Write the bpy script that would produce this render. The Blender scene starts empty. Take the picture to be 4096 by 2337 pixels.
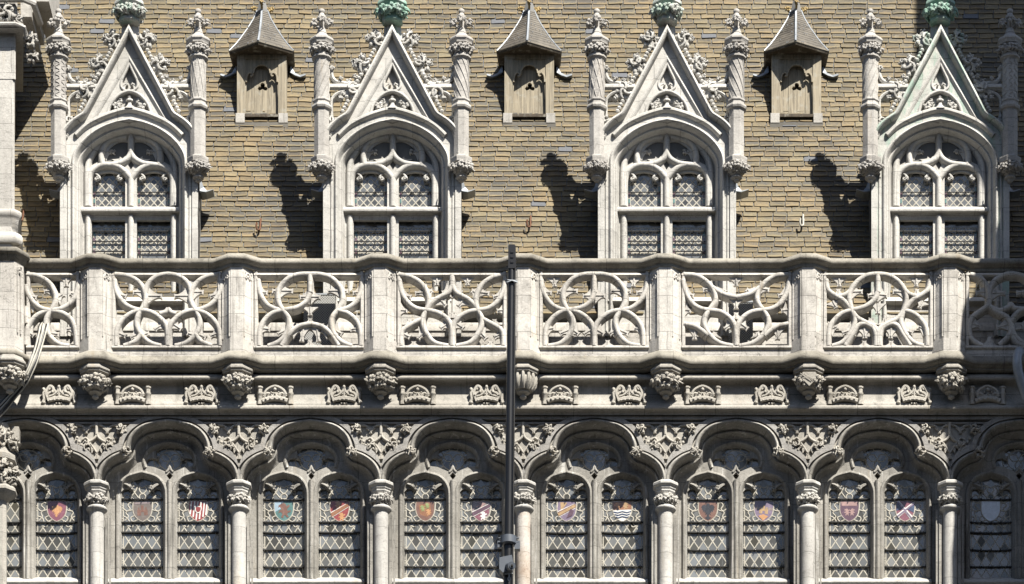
import bpy, bmesh, math, random
from mathutils import Vector
from mathutils.geometry import tessellate_polygon

# ------------------------------------------------------------------ camera, sky, sun
SC = 1 / 240.0            # one unit of the drawings is 1/240 m
D = 16000.0               # distance of the camera from the wall plane
H = 7520.0                # height of the middle of the view above the lens
CX, CY = 2300.0, 1168.5
scene = bpy.context.scene
COL = scene.collection
cam = bpy.data.cameras.new('camera')
camo = bpy.data.objects.new('camera', cam)
COL.objects.link(camo)
camo.location = (0, -D * SC, 1.6)
camo.rotation_euler = (math.radians(90), 0, 0)
cam.sensor_width = 36
cam.lens = 36 * D / 4096.0
cam.shift_x = (2048 - CX) / 4096.0
cam.shift_y = H / 4096.0
cam.clip_end = 1000
scene.camera = camo

SX, SZ = 0.65, 1.46
SUN = Vector((SX, -1.0, SZ)).normalized()
world = bpy.data.worlds.new("World")
scene.world = world
world.use_nodes = True
wn = world.node_tree
sky = wn.nodes.new('ShaderNodeTexSky')
sky.sky_type = 'NISHITA'
sky.sun_disc = False
sky.sun_elevation = math.asin(SUN.z)
sky.sun_rotation = math.atan2(SUN.x, SUN.y)
bg = wn.nodes['Background']
bg.inputs['Strength'].default_value = 0.05
wn.links.new(sky.outputs[0], bg.inputs[0])
sl = bpy.data.lights.new('sun', 'SUN')
sl.energy = 5.0
sl.angle = math.radians(0.5)
sl.color = (1.0, 0.95, 0.86)
so = bpy.data.objects.new('sun', sl)
COL.objects.link(so)
so.rotation_euler = SUN.to_track_quat('Z', 'Y').to_euler()
so.location = (20, -40, 60)
scene.view_settings.view_transform = 'Standard'
scene.view_settings.look = 'None'
scene.view_settings.exposure = 1.42
scene.view_settings.gamma = 1.0

# ------------------------------------------------------------------ materials
class NT:
    def __init__(s, name):
        s.m = bpy.data.materials.new(name)
        s.m.use_nodes = True
        s.t = s.m.node_tree
        s.b = s.t.nodes['Principled BSDF']
    def n(s, kind, **kw):
        x = s.t.nodes.new('ShaderNode' + kind)
        for k, v in kw.items():
            setattr(x, k, v)
        return x
    def l(s, a, b):
        s.t.links.new(a, b)
    def math(s, op, a, b=None, clamp=False):
        x = s.n('Math', operation=op, use_clamp=clamp)
        for i, v in enumerate((a, b)):
            if v is None:
                continue
            if isinstance(v, (int, float)):
                x.inputs[i].default_value = v
            else:
                s.l(v, x.inputs[i])
        return x.outputs[0]
    def mix(s, fac, a, b, mode='MIX'):
        x = s.n('Mix', data_type='RGBA', blend_type=mode)
        for sock, v in ((x.inputs[0], fac), (x.inputs[6], a), (x.inputs[7], b)):
            if isinstance(v, (int, float)):
                sock.default_value = v
            elif isinstance(v, tuple):
                sock.default_value = (v[0], v[1], v[2], 1)
            else:
                s.l(v, sock)
        return x.outputs[2]
    def pos(s):
        return s.n('NewGeometry').outputs['Position']
    def map(s, vec, scale=(1, 1, 1), loc=(0, 0, 0)):
        x = s.n('Mapping')
        x.inputs['Scale'].default_value = scale
        x.inputs['Location'].default_value = loc
        s.l(vec, x.inputs['Vector'])
        return x.outputs[0]
    def noise(s, vec, scale, detail=4, rough=0.55, dist=0):
        x = s.n('TexNoise')
        x.inputs['Scale'].default_value = scale
        x.inputs['Detail'].default_value = detail
        x.inputs['Roughness'].default_value = rough
        x.inputs['Distortion'].default_value = dist
        s.l(vec, x.inputs['Vector'])
        return x.outputs[0]
    def ramp(s, fac, a, b):
        x = s.n('MapRange', interpolation_type='SMOOTHSTEP')
        x.inputs[1].default_value = a
        x.inputs[2].default_value = b
        s.l(fac, x.inputs[0])
        return x.outputs[0]
    def bump(s, h, strength, dist, prev=None):
        x = s.n('Bump')
        x.inputs['Strength'].default_value = strength
        x.inputs['Distance'].default_value = dist
        s.l(h, x.inputs['Height'])
        if prev is not None:
            s.l(prev, x.inputs['Normal'])
        return x.outputs[0]

def stone(name, light, mid, dark, joint=(0.52, 0.34), soot=0.5, streak=0.5, jdark=0.45, rough=0.85, grain=0.5, green=0.0, lime=0.0, crack=0.55):
    g = NT(name)
    k = lambda c: tuple((0.72 * x + 0.28 * sum(c) / 3) * 0.66 for x in c)
    light, mid, dark = k(light), k(mid), tuple(x * .8 for x in k(dark))
    p = g.pos()
    big = g.noise(p, 0.9, 5, 0.6, 0.6)
    med = g.noise(g.map(p, loc=(7, 3, 1)), 4.5, 6, 0.62, 0.4)
    fine = g.noise(p, 38, 5, 0.7)
    pits = g.noise(g.map(p, loc=(3, 9, 2)), 90, 3, 0.6)
    strk = g.noise(g.map(p, (7, 7, 0.55)), 1.0, 5, 0.65, 0.5)
    c = g.mix(g.ramp(big, 0.36, 0.66), light, mid)
    c = g.mix(g.math('MULTIPLY', g.ramp(med, 0.50, 0.74), soot), c, dark)
    c = g.mix(g.math('MULTIPLY', g.ramp(strk, 0.52, 0.72), streak), c, dark)
    c = g.mix(g.math('MULTIPLY', g.ramp(fine, 0.35, 0.75), grain), c, tuple(x * 0.62 for x in mid))
    rust = g.noise(g.map(p, (5, 5, 0.8), (2, 5, 8)), 1.0, 4, 0.6)
    c = g.mix(g.math('MULTIPLY', g.ramp(rust, 0.60, 0.78), 0.35), c, (mid[0] * 1.05, mid[1] * 0.86, mid[2] * 0.6))
    if lime > 0:
        ln = g.noise(g.map(p, (13, 13, 0.7), (8, 1, 3)), 1.0, 5, 0.7, 0.6)
        c = g.mix(g.math('MULTIPLY', g.ramp(ln, 0.56, 0.68), lime), c, (0.52, 0.515, 0.49))
    if green > 0:
        gn = g.noise(g.map(p, (6, 6, 1.6), (4, 4, 4)), 1.0, 5, 0.65, 1.0)
        c = g.mix(g.math('MULTIPLY', g.ramp(gn, 0.34 if green > 0.5 else 0.46, 0.56 if green > 0.5 else 0.6), green), c, (0.17, 0.30, 0.235))
    ck = g.noise(g.map(p, (1, 1, 1.7), (6, 2, 9)), 2.2, 6, 0.62, 0.8)
    ckl = g.ramp(g.math('ABSOLUTE', g.math('SUBTRACT', ck, 0.5)), 0.009, 0.001)
    c = g.mix(g.math('MULTIPLY', ckl, g.math('MULTIPLY', g.ramp(big, 0.42, 0.6), crack)), c, tuple(x * 0.5 for x in dark))
    # masonry joints
    sep = g.n('SeparateXYZ'); g.l(p, sep.inputs[0])
    wob = g.noise(p, 3.0, 3)
    jx = g.math('ADD', sep.outputs[0], g.math('MULTIPLY', wob, 0.05))
    jz = g.math('ADD', sep.outputs[2], g.math('MULTIPLY', wob, 0.03))
    cmb = g.n('CombineXYZ'); g.l(jx, cmb.inputs[0]); g.l(jz, cmb.inputs[1])
    br = g.n('TexBrick')
    br.inputs['Scale'].default_value = 1
    br.inputs['Brick Width'].default_value = joint[0]
    br.inputs['Row Height'].default_value = joint[1]
    br.inputs['Mortar Size'].default_value = 0.0055
    br.inputs['Mortar Smooth'].default_value = 0.3
    br.inputs['Color1'].default_value = (0.25, 0.25, 0.25, 1)
    br.inputs['Color2'].default_value = (0.75, 0.75, 0.75, 1)
    g.l(cmb.outputs[0], br.inputs['Vector'])
    tone = g.math('ADD', g.math('MULTIPLY', br.outputs['Color'], 0.22), 0.89)
    c = g.mix(1.0, c, tone, 'MULTIPLY')
    jn = g.math('MULTIPLY', br.outputs['Fac'], g.ramp(med, 0.30, 0.55))
    c = g.mix(g.math('MULTIPLY', jn, jdark), c, tuple(x * 0.35 for x in dark))
    g.l(c, g.b.inputs['Base Color'])
    g.b.inputs['Roughness'].default_value = rough
    g.b.inputs['Specular IOR Level'].default_value = 0.25
    b1 = g.bump(med, 0.35, 0.03)
    b2 = g.bump(fine, 0.55, 0.012, b1)
    b3 = g.bump(pits, 0.3, 0.006, b2)
    g.l(b3, g.b.inputs['Normal'])
    return g.m

def flat(name, col, rough=0.6, metal=0.0, var=0.25, scale=20, spec=0.4):
    g = NT(name)
    col = tuple(x * 0.66 for x in col)
    p = g.pos()
    nz = g.noise(p, scale, 5, 0.6)
    n2 = g.noise(g.map(p, loc=(5, 5, 5)), scale * 0.2, 3, 0.6)
    c = g.mix(g.math('MULTIPLY', g.ramp(nz, 0.3, 0.75), var), col, tuple(x * 0.4 for x in col))
    c = g.mix(g.math('MULTIPLY', g.ramp(n2, 0.4, 0.7), var), c, tuple(min(1, x * 1.5) for x in col))
    g.l(c, g.b.inputs['Base Color'])
    g.b.inputs['Roughness'].default_value = rough
    g.b.inputs['Metallic'].default_value = metal
    g.b.inputs['Specular IOR Level'].default_value = spec
    g.l(g.bump(nz, 0.3, 0.004), g.b.inputs['Normal'])
    return g.m

def wood_mat(name, col):
    g = NT(name)
    col = tuple(x * 0.7 for x in col)
    p = g.pos()
    gr = g.noise(g.map(p, (28, 28, 1.6)), 1.0, 6, 0.7, 0.8)
    bl = g.noise(p, 9, 5, 0.6)
    c = g.mix(g.ramp(gr, 0.35, 0.7), col, tuple(x * 0.45 for x in col))
    c = g.mix(g.math('MULTIPLY', g.ramp(bl, 0.52, 0.7), 0.6), c, (0.27, 0.26, 0.22))
    g.l(c, g.b.inputs['Base Color'])
    g.b.inputs['Roughness'].default_value = 0.85
    g.l(g.bump(gr, 0.6, 0.006), g.b.inputs['Normal'])
    return g.m

def slate_mat(name, ochre=(0.27, 0.195, 0.095), grey=(0.115, 0.105, 0.085)):
    g = NT(name)
    p = g.pos()
    at = g.n('Attribute'); at.attribute_name = 'tint'
    uv = g.n('UVMap'); uv.uv_map = 'UVMap'
    sep = g.n('SeparateXYZ'); g.l(uv.outputs[0], sep.inputs[0])
    n1 = g.noise(g.map(p, (1, 1, 2.2)), 9, 6, 0.70, 1.6)
    n2 = g.noise(g.map(p, loc=(4, 1, 7)), 1.1, 4, 0.6)
    n3 = g.noise(p, 60, 4, 0.7)
    # lichen gathers at the lower lip and at the sides of each slate
    lip = g.math('MAXIMUM', g.ramp(sep.outputs[1], 0.42, 0.05),
                 g.math('MULTIPLY', g.ramp(g.math('ABSOLUTE', g.math('SUBTRACT', sep.outputs[0], 0.5)), 0.41, 0.47), 1.0))
    f = g.math('ADD', g.math('MULTIPLY', lip, 0.34), g.math('MULTIPLY', n1, 1.0))
    f = g.math('ADD', f, g.math('MULTIPLY', n2, 1.0))
    f = g.ramp(f, 0.84, 1.26)
    c = g.mix(f, grey, ochre)
    c = g.mix(1.0, c, at.outputs['Color'], 'MULTIPLY')
    c = g.mix(g.math('MULTIPLY', g.ramp(n1, 0.55, 0.66), 0.75), c, (0.032, 0.033, 0.035))
    ed = g.ramp(g.math('ABSOLUTE', g.math('SUBTRACT', sep.outputs[0], 0.5)), 0.462, 0.488)
    c = g.mix(g.math('MULTIPLY', ed, 0.55), c, (0.018, 0.017, 0.015))
    n4 = g.noise(g.map(p, loc=(14, 1, 7)), 5, 5, 0.7)
    c = g.mix(g.math('MULTIPLY', g.ramp(n4, 0.66, 0.74), 0.6), c, (0.22, 0.20, 0.15))
    c = g.mix(at.outputs['Alpha'], (0.085, 0.09, 0.10), c)
    g.l(c, g.b.inputs['Base Color'])
    g.b.inputs['Roughness'].default_value = 0.7
    g.b.inputs['Specular IOR Level'].default_value = 0.3
    b = g.bump(n1, 0.7, 0.012)
    g.l(g.bump(n3, 0.5, 0.004, b), g.b.inputs['Normal'])
    return g.m

def glass_mat(name, cu, cy, col=(0.10, 0.108, 0.11), tone=(0.075, 0.066, 0.045)):
    """old leaded panes: each lozenge has a tint, a dusting and a tilt of its own"""
    g = NT(name)
    tc = g.n('TexCoord')
    oi = g.n('ObjectInfo')
    sep = g.n('SeparateXYZ'); g.l(tc.outputs['Object'], sep.inputs[0])
    a = g.math('DIVIDE', sep.outputs[0], cu * SC)
    b = g.math('DIVIDE', sep.outputs[2], cy * SC)
    i = g.math('FLOOR', g.math('ADD', a, b))
    j = g.math('FLOOR', g.math('SUBTRACT', a, b))
    cmb = g.n('CombineXYZ')
    g.l(i, cmb.inputs[0]); g.l(j, cmb.inputs[1])
    g.l(g.math('MULTIPLY', oi.outputs['Random'], 97.0), cmb.inputs[2])
    wnz = g.n('TexWhiteNoise', noise_dimensions='3D'); g.l(cmb.outputs[0], wnz.inputs['Vector'])
    p = g.pos()
    dirt = g.noise(g.map(p, (9, 9, 2.5)), 1.0, 5, 0.7, 1.5)
    big = g.noise(p, 1.3, 3)
    c = g.mix(wnz.outputs['Value'], tone, col)
    c = g.mix(g.ramp(big, 0.4, 0.62), c, tone)
    c = g.mix(0.55, c, g.mix(wnz.outputs['Value'], (0.018, 0.018, 0.015), (0.17, 0.18, 0.185)))
    c = g.mix(g.math('MULTIPLY', g.ramp(dirt, 0.56, 0.74), 0.55), c, (0.20, 0.20, 0.19))
    g.l(c, g.b.inputs['Base Color'])
    g.b.inputs['Roughness'].default_value = 0.16
    g.b.inputs['Specular IOR Level'].default_value = 0.9
    vm = g.n('VectorMath', operation='SUBTRACT'); g.l(wnz.outputs['Color'], vm.inputs[0]); vm.inputs[1].default_value = (0.5, 0.5, 0.5)
    vs = g.n('VectorMath', operation='SCALE'); g.l(vm.outputs[0], vs.inputs[0]); vs.inputs[3].default_value = 0.16
    va = g.n('VectorMath', operation='ADD'); g.l(vs.outputs[0], va.inputs[0])
    g.l(g.bump(dirt, 0.15, 0.01), va.inputs[1])
    vn = g.n('VectorMath', operation='NORMALIZE'); g.l(va.outputs[0], vn.inputs[0])
    g.l(vn.outputs[0], g.b.inputs['Normal'])
    return g.m

M = {}
M['dormer'] = stone('pale_limestone', (0.68, 0.655, 0.60), (0.55, 0.53, 0.48), (0.30, 0.29, 0.27), (0.9, 0.36), 0.32, 0.35, 0.5)
M['gable_green'] = stone('limestone_with_verdigris', (0.70, 0.68, 0.62), (0.54, 0.53, 0.48), (0.28, 0.28, 0.25), (0.9, 0.36), 0.3, 0.35, 0.5, green=0.0)
M['gable_streaked'] = stone('limestone_streaked_green', (0.66, 0.66, 0.60), (0.50, 0.50, 0.45), (0.26, 0.27, 0.24), (0.9, 0.36), 0.3, 0.35, 0.5, green=0.5)
M['verdigris'] = stone('verdigris_streaked_stone', (0.44, 0.54, 0.47), (0.30, 0.44, 0.37), (0.17, 0.25, 0.21), (0.9, 0.36), 0.4, 0.3, 0.2, green=0.8)
M['carved'] = stone('carved_limestone', (0.66, 0.63, 0.56), (0.50, 0.47, 0.42), (0.24, 0.22, 0.20), (3, 3), 0.35, 0.2, 0.0)
M['pinnacle'] = stone('grey_pinnacle_stone', (0.58, 0.55, 0.50), (0.46, 0.43, 0.39), (0.25, 0.23, 0.21), (2, 0.45), 0.35, 0.3, 0.4)
M['balus'] = stone('balustrade_stone', (0.72, 0.68, 0.61), (0.55, 0.51, 0.45), (0.30, 0.28, 0.25), (0.62, 0.30), 0.5, 0.75, 0.6, crack=0.8)
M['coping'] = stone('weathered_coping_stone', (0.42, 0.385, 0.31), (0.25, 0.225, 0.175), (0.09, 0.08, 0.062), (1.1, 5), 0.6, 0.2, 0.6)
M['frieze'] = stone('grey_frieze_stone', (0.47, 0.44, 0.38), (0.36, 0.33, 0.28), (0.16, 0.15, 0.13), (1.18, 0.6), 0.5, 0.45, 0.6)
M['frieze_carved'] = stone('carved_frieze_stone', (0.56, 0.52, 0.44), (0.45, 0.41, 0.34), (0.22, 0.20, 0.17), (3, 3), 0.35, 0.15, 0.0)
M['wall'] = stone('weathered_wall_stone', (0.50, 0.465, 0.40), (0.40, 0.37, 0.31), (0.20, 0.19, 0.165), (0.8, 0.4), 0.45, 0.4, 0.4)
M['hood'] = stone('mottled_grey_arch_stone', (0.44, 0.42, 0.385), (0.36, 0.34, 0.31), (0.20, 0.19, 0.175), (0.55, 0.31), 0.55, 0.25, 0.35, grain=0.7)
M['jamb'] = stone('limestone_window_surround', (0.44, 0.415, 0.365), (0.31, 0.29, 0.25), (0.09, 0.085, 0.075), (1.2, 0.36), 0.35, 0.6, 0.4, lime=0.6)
M['shaft'] = stone('column_stone', (0.66, 0.64, 0.59), (0.52, 0.50, 0.46), (0.30, 0.28, 0.25), (2, 0.42), 0.3, 0.5, 0.5)
M['turret'] = stone('turret_stone', (0.62, 0.59, 0.53), (0.50, 0.47, 0.42), (0.28, 0.26, 0.23), (0.55, 0.42), 0.3, 0.35, 0.5)
M['slate'] = slate_mat('lichened_slate', (0.155, 0.121, 0.066), (0.062, 0.058, 0.05))
M['slate_dark'] = slate_mat('dark_slate', (0.16, 0.14, 0.085), (0.07, 0.068, 0.06))
M['lead'] = flat('lead_sheet', (0.40, 0.43, 0.46), 0.45, 0.3, 0.35, 12)
M['cames'] = flat('pale_lead_cames', (0.50, 0.47, 0.40), 0.7, 0.0, 0.35, 30)
M['iron'] = flat('black_iron', (0.028, 0.027, 0.026), 0.55, 0.2, 0.3, 30)
M['rust'] = flat('rusted_iron', (0.16, 0.07, 0.035), 0.8, 0.2, 0.4, 30)
M['pole'] = flat('black_painted_steel', (0.012, 0.012, 0.013), 0.32, 0.0, 0.2, 6)
M['plastic'] = flat('grey_plastic', (0.10, 0.115, 0.14), 0.45, 0.0, 0.15, 10)
M['cable_black'] = flat('black_cable', (0.012, 0.012, 0.014), 0.45, 0, 0.2, 10)
M['cable_white'] = flat('dusty_white_cable', (0.48, 0.46, 0.40), 0.6, 0, 0.3, 10)
M['wood'] = wood_mat('weathered_oak', (0.40, 0.345, 0.25))
M['wood_dark'] = wood_mat('dark_oak', (0.085, 0.065, 0.042))
M['gilt'] = flat('faded_gilding', (0.42, 0.30, 0.12), 0.6, 0.1, 0.6, 25)
M['dark'] = flat('dark_void', (0.012, 0.012, 0.012), 0.9, 0, 0.1, 10)
M['glass'] = glass_mat('leaded_glass', 37.333, 56)
M['glass_dormer'] = glass_mat('dormer_leaded_glass', 30, 33, (0.075, 0.075, 0.07), (0.05, 0.047, 0.042))
M['vent'] = flat('perforated_metal', (0.42, 0.42, 0.40), 0.5, 0.2, 0.2, 30)
M['ground'] = flat('stone_paving', (0.07, 0.07, 0.07), 0.85, 0, 0.3, 2)
M['houses'] = flat('sooty_brick', (0.10, 0.085, 0.07), 0.9, 0, 0.3, 1)
M['apron'] = flat('slate_cladding_apron', (0.16, 0.16, 0.155), 0.7, 0, 0.4, 5)

_gc = {}
def tint(name, col):
    if name not in _gc:
        col = tuple(0.78 * c + 0.22 * (sum(col) / 3 + .03) for c in col)
        col = tuple(x * .78 for x in col)
        g = NT('stained_glass_' + name)
        p = g.pos()
        n1 = g.noise(p, 14, 5, 0.7, 1.0)
        c = g.mix(g.math('MULTIPLY', g.ramp(n1, 0.42, 0.7), 0.5), col, tuple(min(1, x * 1.6 + 0.03) for x in col))
        g.l(c, g.b.inputs['Base Color'])
        g.b.inputs['Roughness'].default_value = 0.25
        g.b.inputs['Specular IOR Level'].default_value = 0.7
        _gc[name] = g.m
    return _gc[name]
GC = {'maroon': (0.20, 0.055, 0.085), 'orange': (0.48, 0.22, 0.06), 'mauve': (0.22, 0.17, 0.17), 'taupe': (0.15, 0.12, 0.10),
      'red': (0.26, 0.025, 0.02), 'white': (0.62, 0.60, 0.56), 'blue': (0.045, 0.13, 0.26), 'teal': (0.06, 0.16, 0.15), 'brown': (0.17, 0.075, 0.045),
      'sienna': (0.26, 0.10, 0.03), 'green': (0.22, 0.26, 0.07), 'purple': (0.17, 0.12, 0.19), 'navy': (0.035, 0.06, 0.13),
      'black': (0.025, 0.025, 0.03), 'ochre': (0.36, 0.22, 0.08), 'rose': (0.33, 0.19, 0.17), 'sky_sheen': (0.50, 0.56, 0.64), 'plum': (0.10, 0.045, 0.07),
      'pale': (0.36, 0.36, 0.34), 'sky': (0.25, 0.36, 0.45)}
def gm(n):
    return tint(n, GC[n])

# ------------------------------------------------------------------ placing and mesh tools
class CT:
    x = y = d = 0.0
    t = 0.47
    s = 1.0

def P(x, y, d):
    s = (D - d) / D
    return Vector(((x - CX) * s * SC, -d * SC, (H + CY - y) * s * SC + 1.6))

def origin(x, y, d):
    CT.x, CT.y, CT.d = x, y, d
    CT.t = (H + CY - y) / D
    CT.s = (D - d) / D

def img_x(wx, d):
    return CX + wx * D / (D - d)

def thing(name, label, cat, x, y, d, group=None):
    o = bpy.data.objects.new(name, None)
    COL.objects.link(o)
    o.empty_display_size = 0.2
    o.location = P(x, y, d)
    o['label'] = label
    o['category'] = cat
    if group:
        o['group'] = group
    origin(x, y, d)
    return o

def dup(root, x, y, d, label):
    """a copy of a thing with copies of its parts and sub-parts"""
    r = root.copy(); COL.objects.link(r)
    r.location = P(x, y, d); r['label'] = label
    for ch in list(root.children):
        c = ch.copy(); COL.objects.link(c); c.parent = r
        for g in list(ch.children):
            e = g.copy(); COL.objects.link(e); e.parent = c
    return r

class MB:
    def __init__(s):
        s.v, s.f, s.mi, s.cur = [], [], [], 0
    def pt(s, u, y, d, dref=None):
        if dref is None:
            dref = CT.d
        k = CT.s * SC
        return (u * k, -(d - CT.d) * SC, -(y - CT.y + (dref - CT.d) * CT.t) * k)
    def add(s, vs, fs):
        o = len(s.v)
        s.v += vs
        s.f += [tuple(i + o for i in f) for f in fs]
        s.mi += [s.cur] * len(fs)
    def box(s, u0, u1, y0, y1, d0, d1, dref=None):
        if dref is None: dref = d1
        vs = [s.pt(u, y, d, dref) for u in (u0, u1) for y in (y0, y1) for d in (d0, d1)]
        s.add(vs, [(0, 1, 3, 2), (4, 6, 7, 5), (0, 4, 5, 1), (2, 3, 7, 6), (0, 2, 6, 4), (1, 5, 7, 3)])
    def prism(s, poly, d0, d1, holes=(), dref=None, back=False):
        """poly in the picture plane, front face at d1, back at d0"""
        if dref is None: dref = d1
        loops = [list(poly)] + [list(h) for h in holes]
        tri = tessellate_polygon([[Vector((a, b, 0)) for a, b in lp] for lp in loops])
        pts = [p for lp in loops for p in lp]
        n = len(pts)
        vs = [s.pt(a, b, d1, dref) for a, b in pts] + [s.pt(a, b, d0, dref) for a, b in pts]
        fs = [tuple(t) for t in tri]
        if back:
            fs += [tuple(i + n for i in t) for t in tri]
        k = 0
        for lp in loops:
            m = len(lp)
            for i in range(m):
                a, b = k + i, k + (i + 1) % m
                fs.append((a, b, b + n, a + n))
            k += m
        s.add(vs, fs)
    def sweep(s, path, prof, d, closed=False, caps=True):
        """path in the picture plane, profile (offset to the right of travel, depth); d = depth of the path"""
        path = clean(path)
        m = len(path)
        vs = []
        for i, (p, nx, ny) in enumerate(normals(path, closed)):
            for (n, dd) in prof:
                vs.append(s.pt(p[0] + nx * n, p[1] + ny * n, d + dd, d))
        k = len(prof)
        fs = []
        for i in range(m if closed else m - 1):
            j = (i + 1) % m
            for q in range(k - 1):
                fs.append((i * k + q, j * k + q, j * k + q + 1, i * k + q + 1))
        if caps and not closed:
            fs.append(tuple(range(k)))
            fs.append(tuple((m - 1) * k + q for q in range(k)))
        s.add(vs, fs)
    def plan(s, path, prof, comp=True):
        """path in plan (u, d); profile (outward offset, y)"""
        path = clean(path)
        m = len(path); k = len(prof)
        vs = []
        for (p, nu, nd) in normals(path, False):
            for (n, y) in prof:
                vs.append(s.pt(p[0] + nu * n, y, p[1] + nd * n, (path[0][1] + n) if comp else CT.d))
        fs = []
        for i in range(m - 1):
            for q in range(k - 1):
                fs.append((i * k + q, (i + 1) * k + q, (i + 1) * k + q + 1, i * k + q + 1))
        fs.append(tuple(range(k))); fs.append(tuple((m - 1) * k + q for q in range(k)))
        s.add(vs, fs)
    def tube(s, path, r, seg=6, dref=None, flat=1.0):
        P3 = [Vector(s.pt(u, y, d, d if dref is None else dref)) for u, y, d in path]
        m = len(P3)
        rs = r if isinstance(r, (list, tuple)) else [r] * m
        vs = []
        up = Vector((0, -1, 0))
        for i in range(m):
            t = (P3[min(i + 1, m - 1)] - P3[max(i - 1, 0)])
            if t.length < 1e-9:
                t = Vector((0, 0, 1))
            t.normalize()
            a = t.cross(up)
            if a.length < 1e-3:
                a = t.cross(Vector((1, 0, 0)))
            a.normalize()
            b = a.cross(t)
            for q in range(seg):
                w = 2 * math.pi * q / seg
                vs.append(tuple(P3[i] + (a * math.cos(w) + b * math.sin(w) * flat) * rs[i] * SC))
        fs = []
        for i in range(m - 1):
            for q in range(seg):
                e = (q + 1) % seg
                fs.append((i * seg + q, i * seg + e, (i + 1) * seg + e, (i + 1) * seg + q))
        fs.append(tuple(range(seg))); fs.append(tuple((m - 1) * seg + q for q in range(seg)))
        s.add(vs, fs)
    def lathe(s, cu, cd, prof, seg=8, phase=None, dref=None, sq=1.0):
        """prof (radius, y) about a vertical axis; octagons stand with a flat to the front"""
        if phase is None:
            phase = math.pi / seg
        k = len(prof)
        vs = []
        for q in range(seg):
            w = 2 * math.pi * q / seg + phase
            for r, y in prof:
                vs.append(s.pt(cu + r * math.sin(w), y, cd + r * math.cos(w) * sq, cd if dref is None else dref))
        fs = []
        for q in range(seg):
            e = (q + 1) % seg
            for i in range(k - 1):
                fs.append((q * k + i, e * k + i, e * k + i + 1, q * k + i + 1))
        fs.append(tuple(q * k for q in range(seg))); fs.append(tuple(q * k + k - 1 for q in range(seg)))
        s.add(vs, fs)
    def ell(s, u, y, d, ru, ry, rd, seg=8, ring=5, dref=None):
        vs, fs = [], []
        for i in range(ring + 1):
            a = math.pi * i / ring
            for q in range(seg):
                w = 2 * math.pi * q / seg
                vs.append(s.pt(u + ru * math.sin(a) * math.cos(w), y - ry * math.cos(a), d + rd * math.sin(a) * math.sin(w), d if dref is None else dref))
        for i in range(ring):
            for q in range(seg):
                e = (q + 1) % seg
                fs.append((i * seg + q, i * seg + e, (i + 1) * seg + e, (i + 1) * seg + q))
        s.add(vs, fs)
    def build(s, name, mats, parent=None, smooth=35, label=None):
        me = bpy.data.meshes.new(name)
        me.from_pydata(s.v, [], s.f)
        if not isinstance(mats, (list, tuple)):
            mats = [mats]
        for m in mats:
            me.materials.append(m)
        if len(mats) > 1:
            me.polygons.foreach_set('material_index', s.mi)
        bm = bmesh.new(); bm.from_mesh(me)
        bmesh.ops.recalc_face_normals(bm, faces=bm.faces)
        bm.to_mesh(me); bm.free()
        if smooth:
            me.shade_smooth()
            me.set_sharp_from_angle(angle=math.radians(smooth))
        o = bpy.data.objects.new(name, me)
        COL.objects.link(o)
        if parent is not None:
            o.parent = parent
        if label:
            o['label'] = label
        return o

def clean(path):
    out = [path[0]]
    for p in path[1:]:
        if abs(p[0] - out[-1][0]) + abs(p[1] - out[-1][1]) > 1e-4:
            out.append(p)
    return out

def normals(path, closed):
    m = len(path); out = []
    for i in range(m):
        a = path[i - 1] if (i > 0 or closed) else None
        c = path[(i + 1) % m] if (i < m - 1 or closed) else None
        p = path[i]
        ns = []
        for q, r in ((a, p), (p, c)):
            if q is None or r is None:
                continue
            dx, dy = r[0] - q[0], r[1] - q[1]
            L = math.hypot(dx, dy) or 1
            ns.append((-dy / L, dx / L))
        if len(ns) == 1:
            out.append((p, ns[0][0], ns[0][1]))
        else:
            nx, ny = ns[0][0] + ns[1][0], ns[0][1] + ns[1][1]
            L2 = nx * nx + ny * ny
            k = 2.0 / max(L2, 0.7)
            out.append((p, nx * k, ny * k))
    return out

def offset(path, n):
    return [(p[0] + nx * n, p[1] + ny * n) for p, nx, ny in normals(clean(path), False)]

def cr(pts, n=5):
    """smooth curve through the points"""
    out = []
    m = len(pts)
    for i in range(m - 1):
        p0, p1, p2, p3 = pts[max(i - 1, 0)], pts[i], pts[i + 1], pts[min(i + 2, m - 1)]
        for k in range(n):
            t = k / n
            out.append(tuple(0.5 * (2 * b + (c - a) * t + (2 * a - 5 * b + 4 * c - e) * t * t + (3 * b - a - 3 * c + e) * t ** 3)
                             for a, b, c, e in zip(p0, p1, p2, p3)))
    out.append(tuple(pts[-1]))
    return out

def both(left):
    """left half of a symmetrical line (ending on the axis) with its mirror image"""
    r = [(-a, b) for a, b in reversed(left)]
    return list(left) + r[1:] if abs(left[-1][0]) < 1e-6 else list(left) + r

def flip(path):
    return [(-p[0],) + tuple(p[1:]) for p in path]

def circ(cu, cy, r, n=16, ry=None):
    return [(cu + r * math.cos(2 * math.pi * k / n), cy + (ry or r) * math.sin(2 * math.pi * k / n)) for k in range(n)]

def roll(r, back=12):
    return [(-r, -back), (-r, 0)] + [(-r * math.cos(math.pi * k / 6), r * math.sin(math.pi * k / 6)) for k in range(1, 6)] + [(r, 0), (r, -back)]

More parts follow.
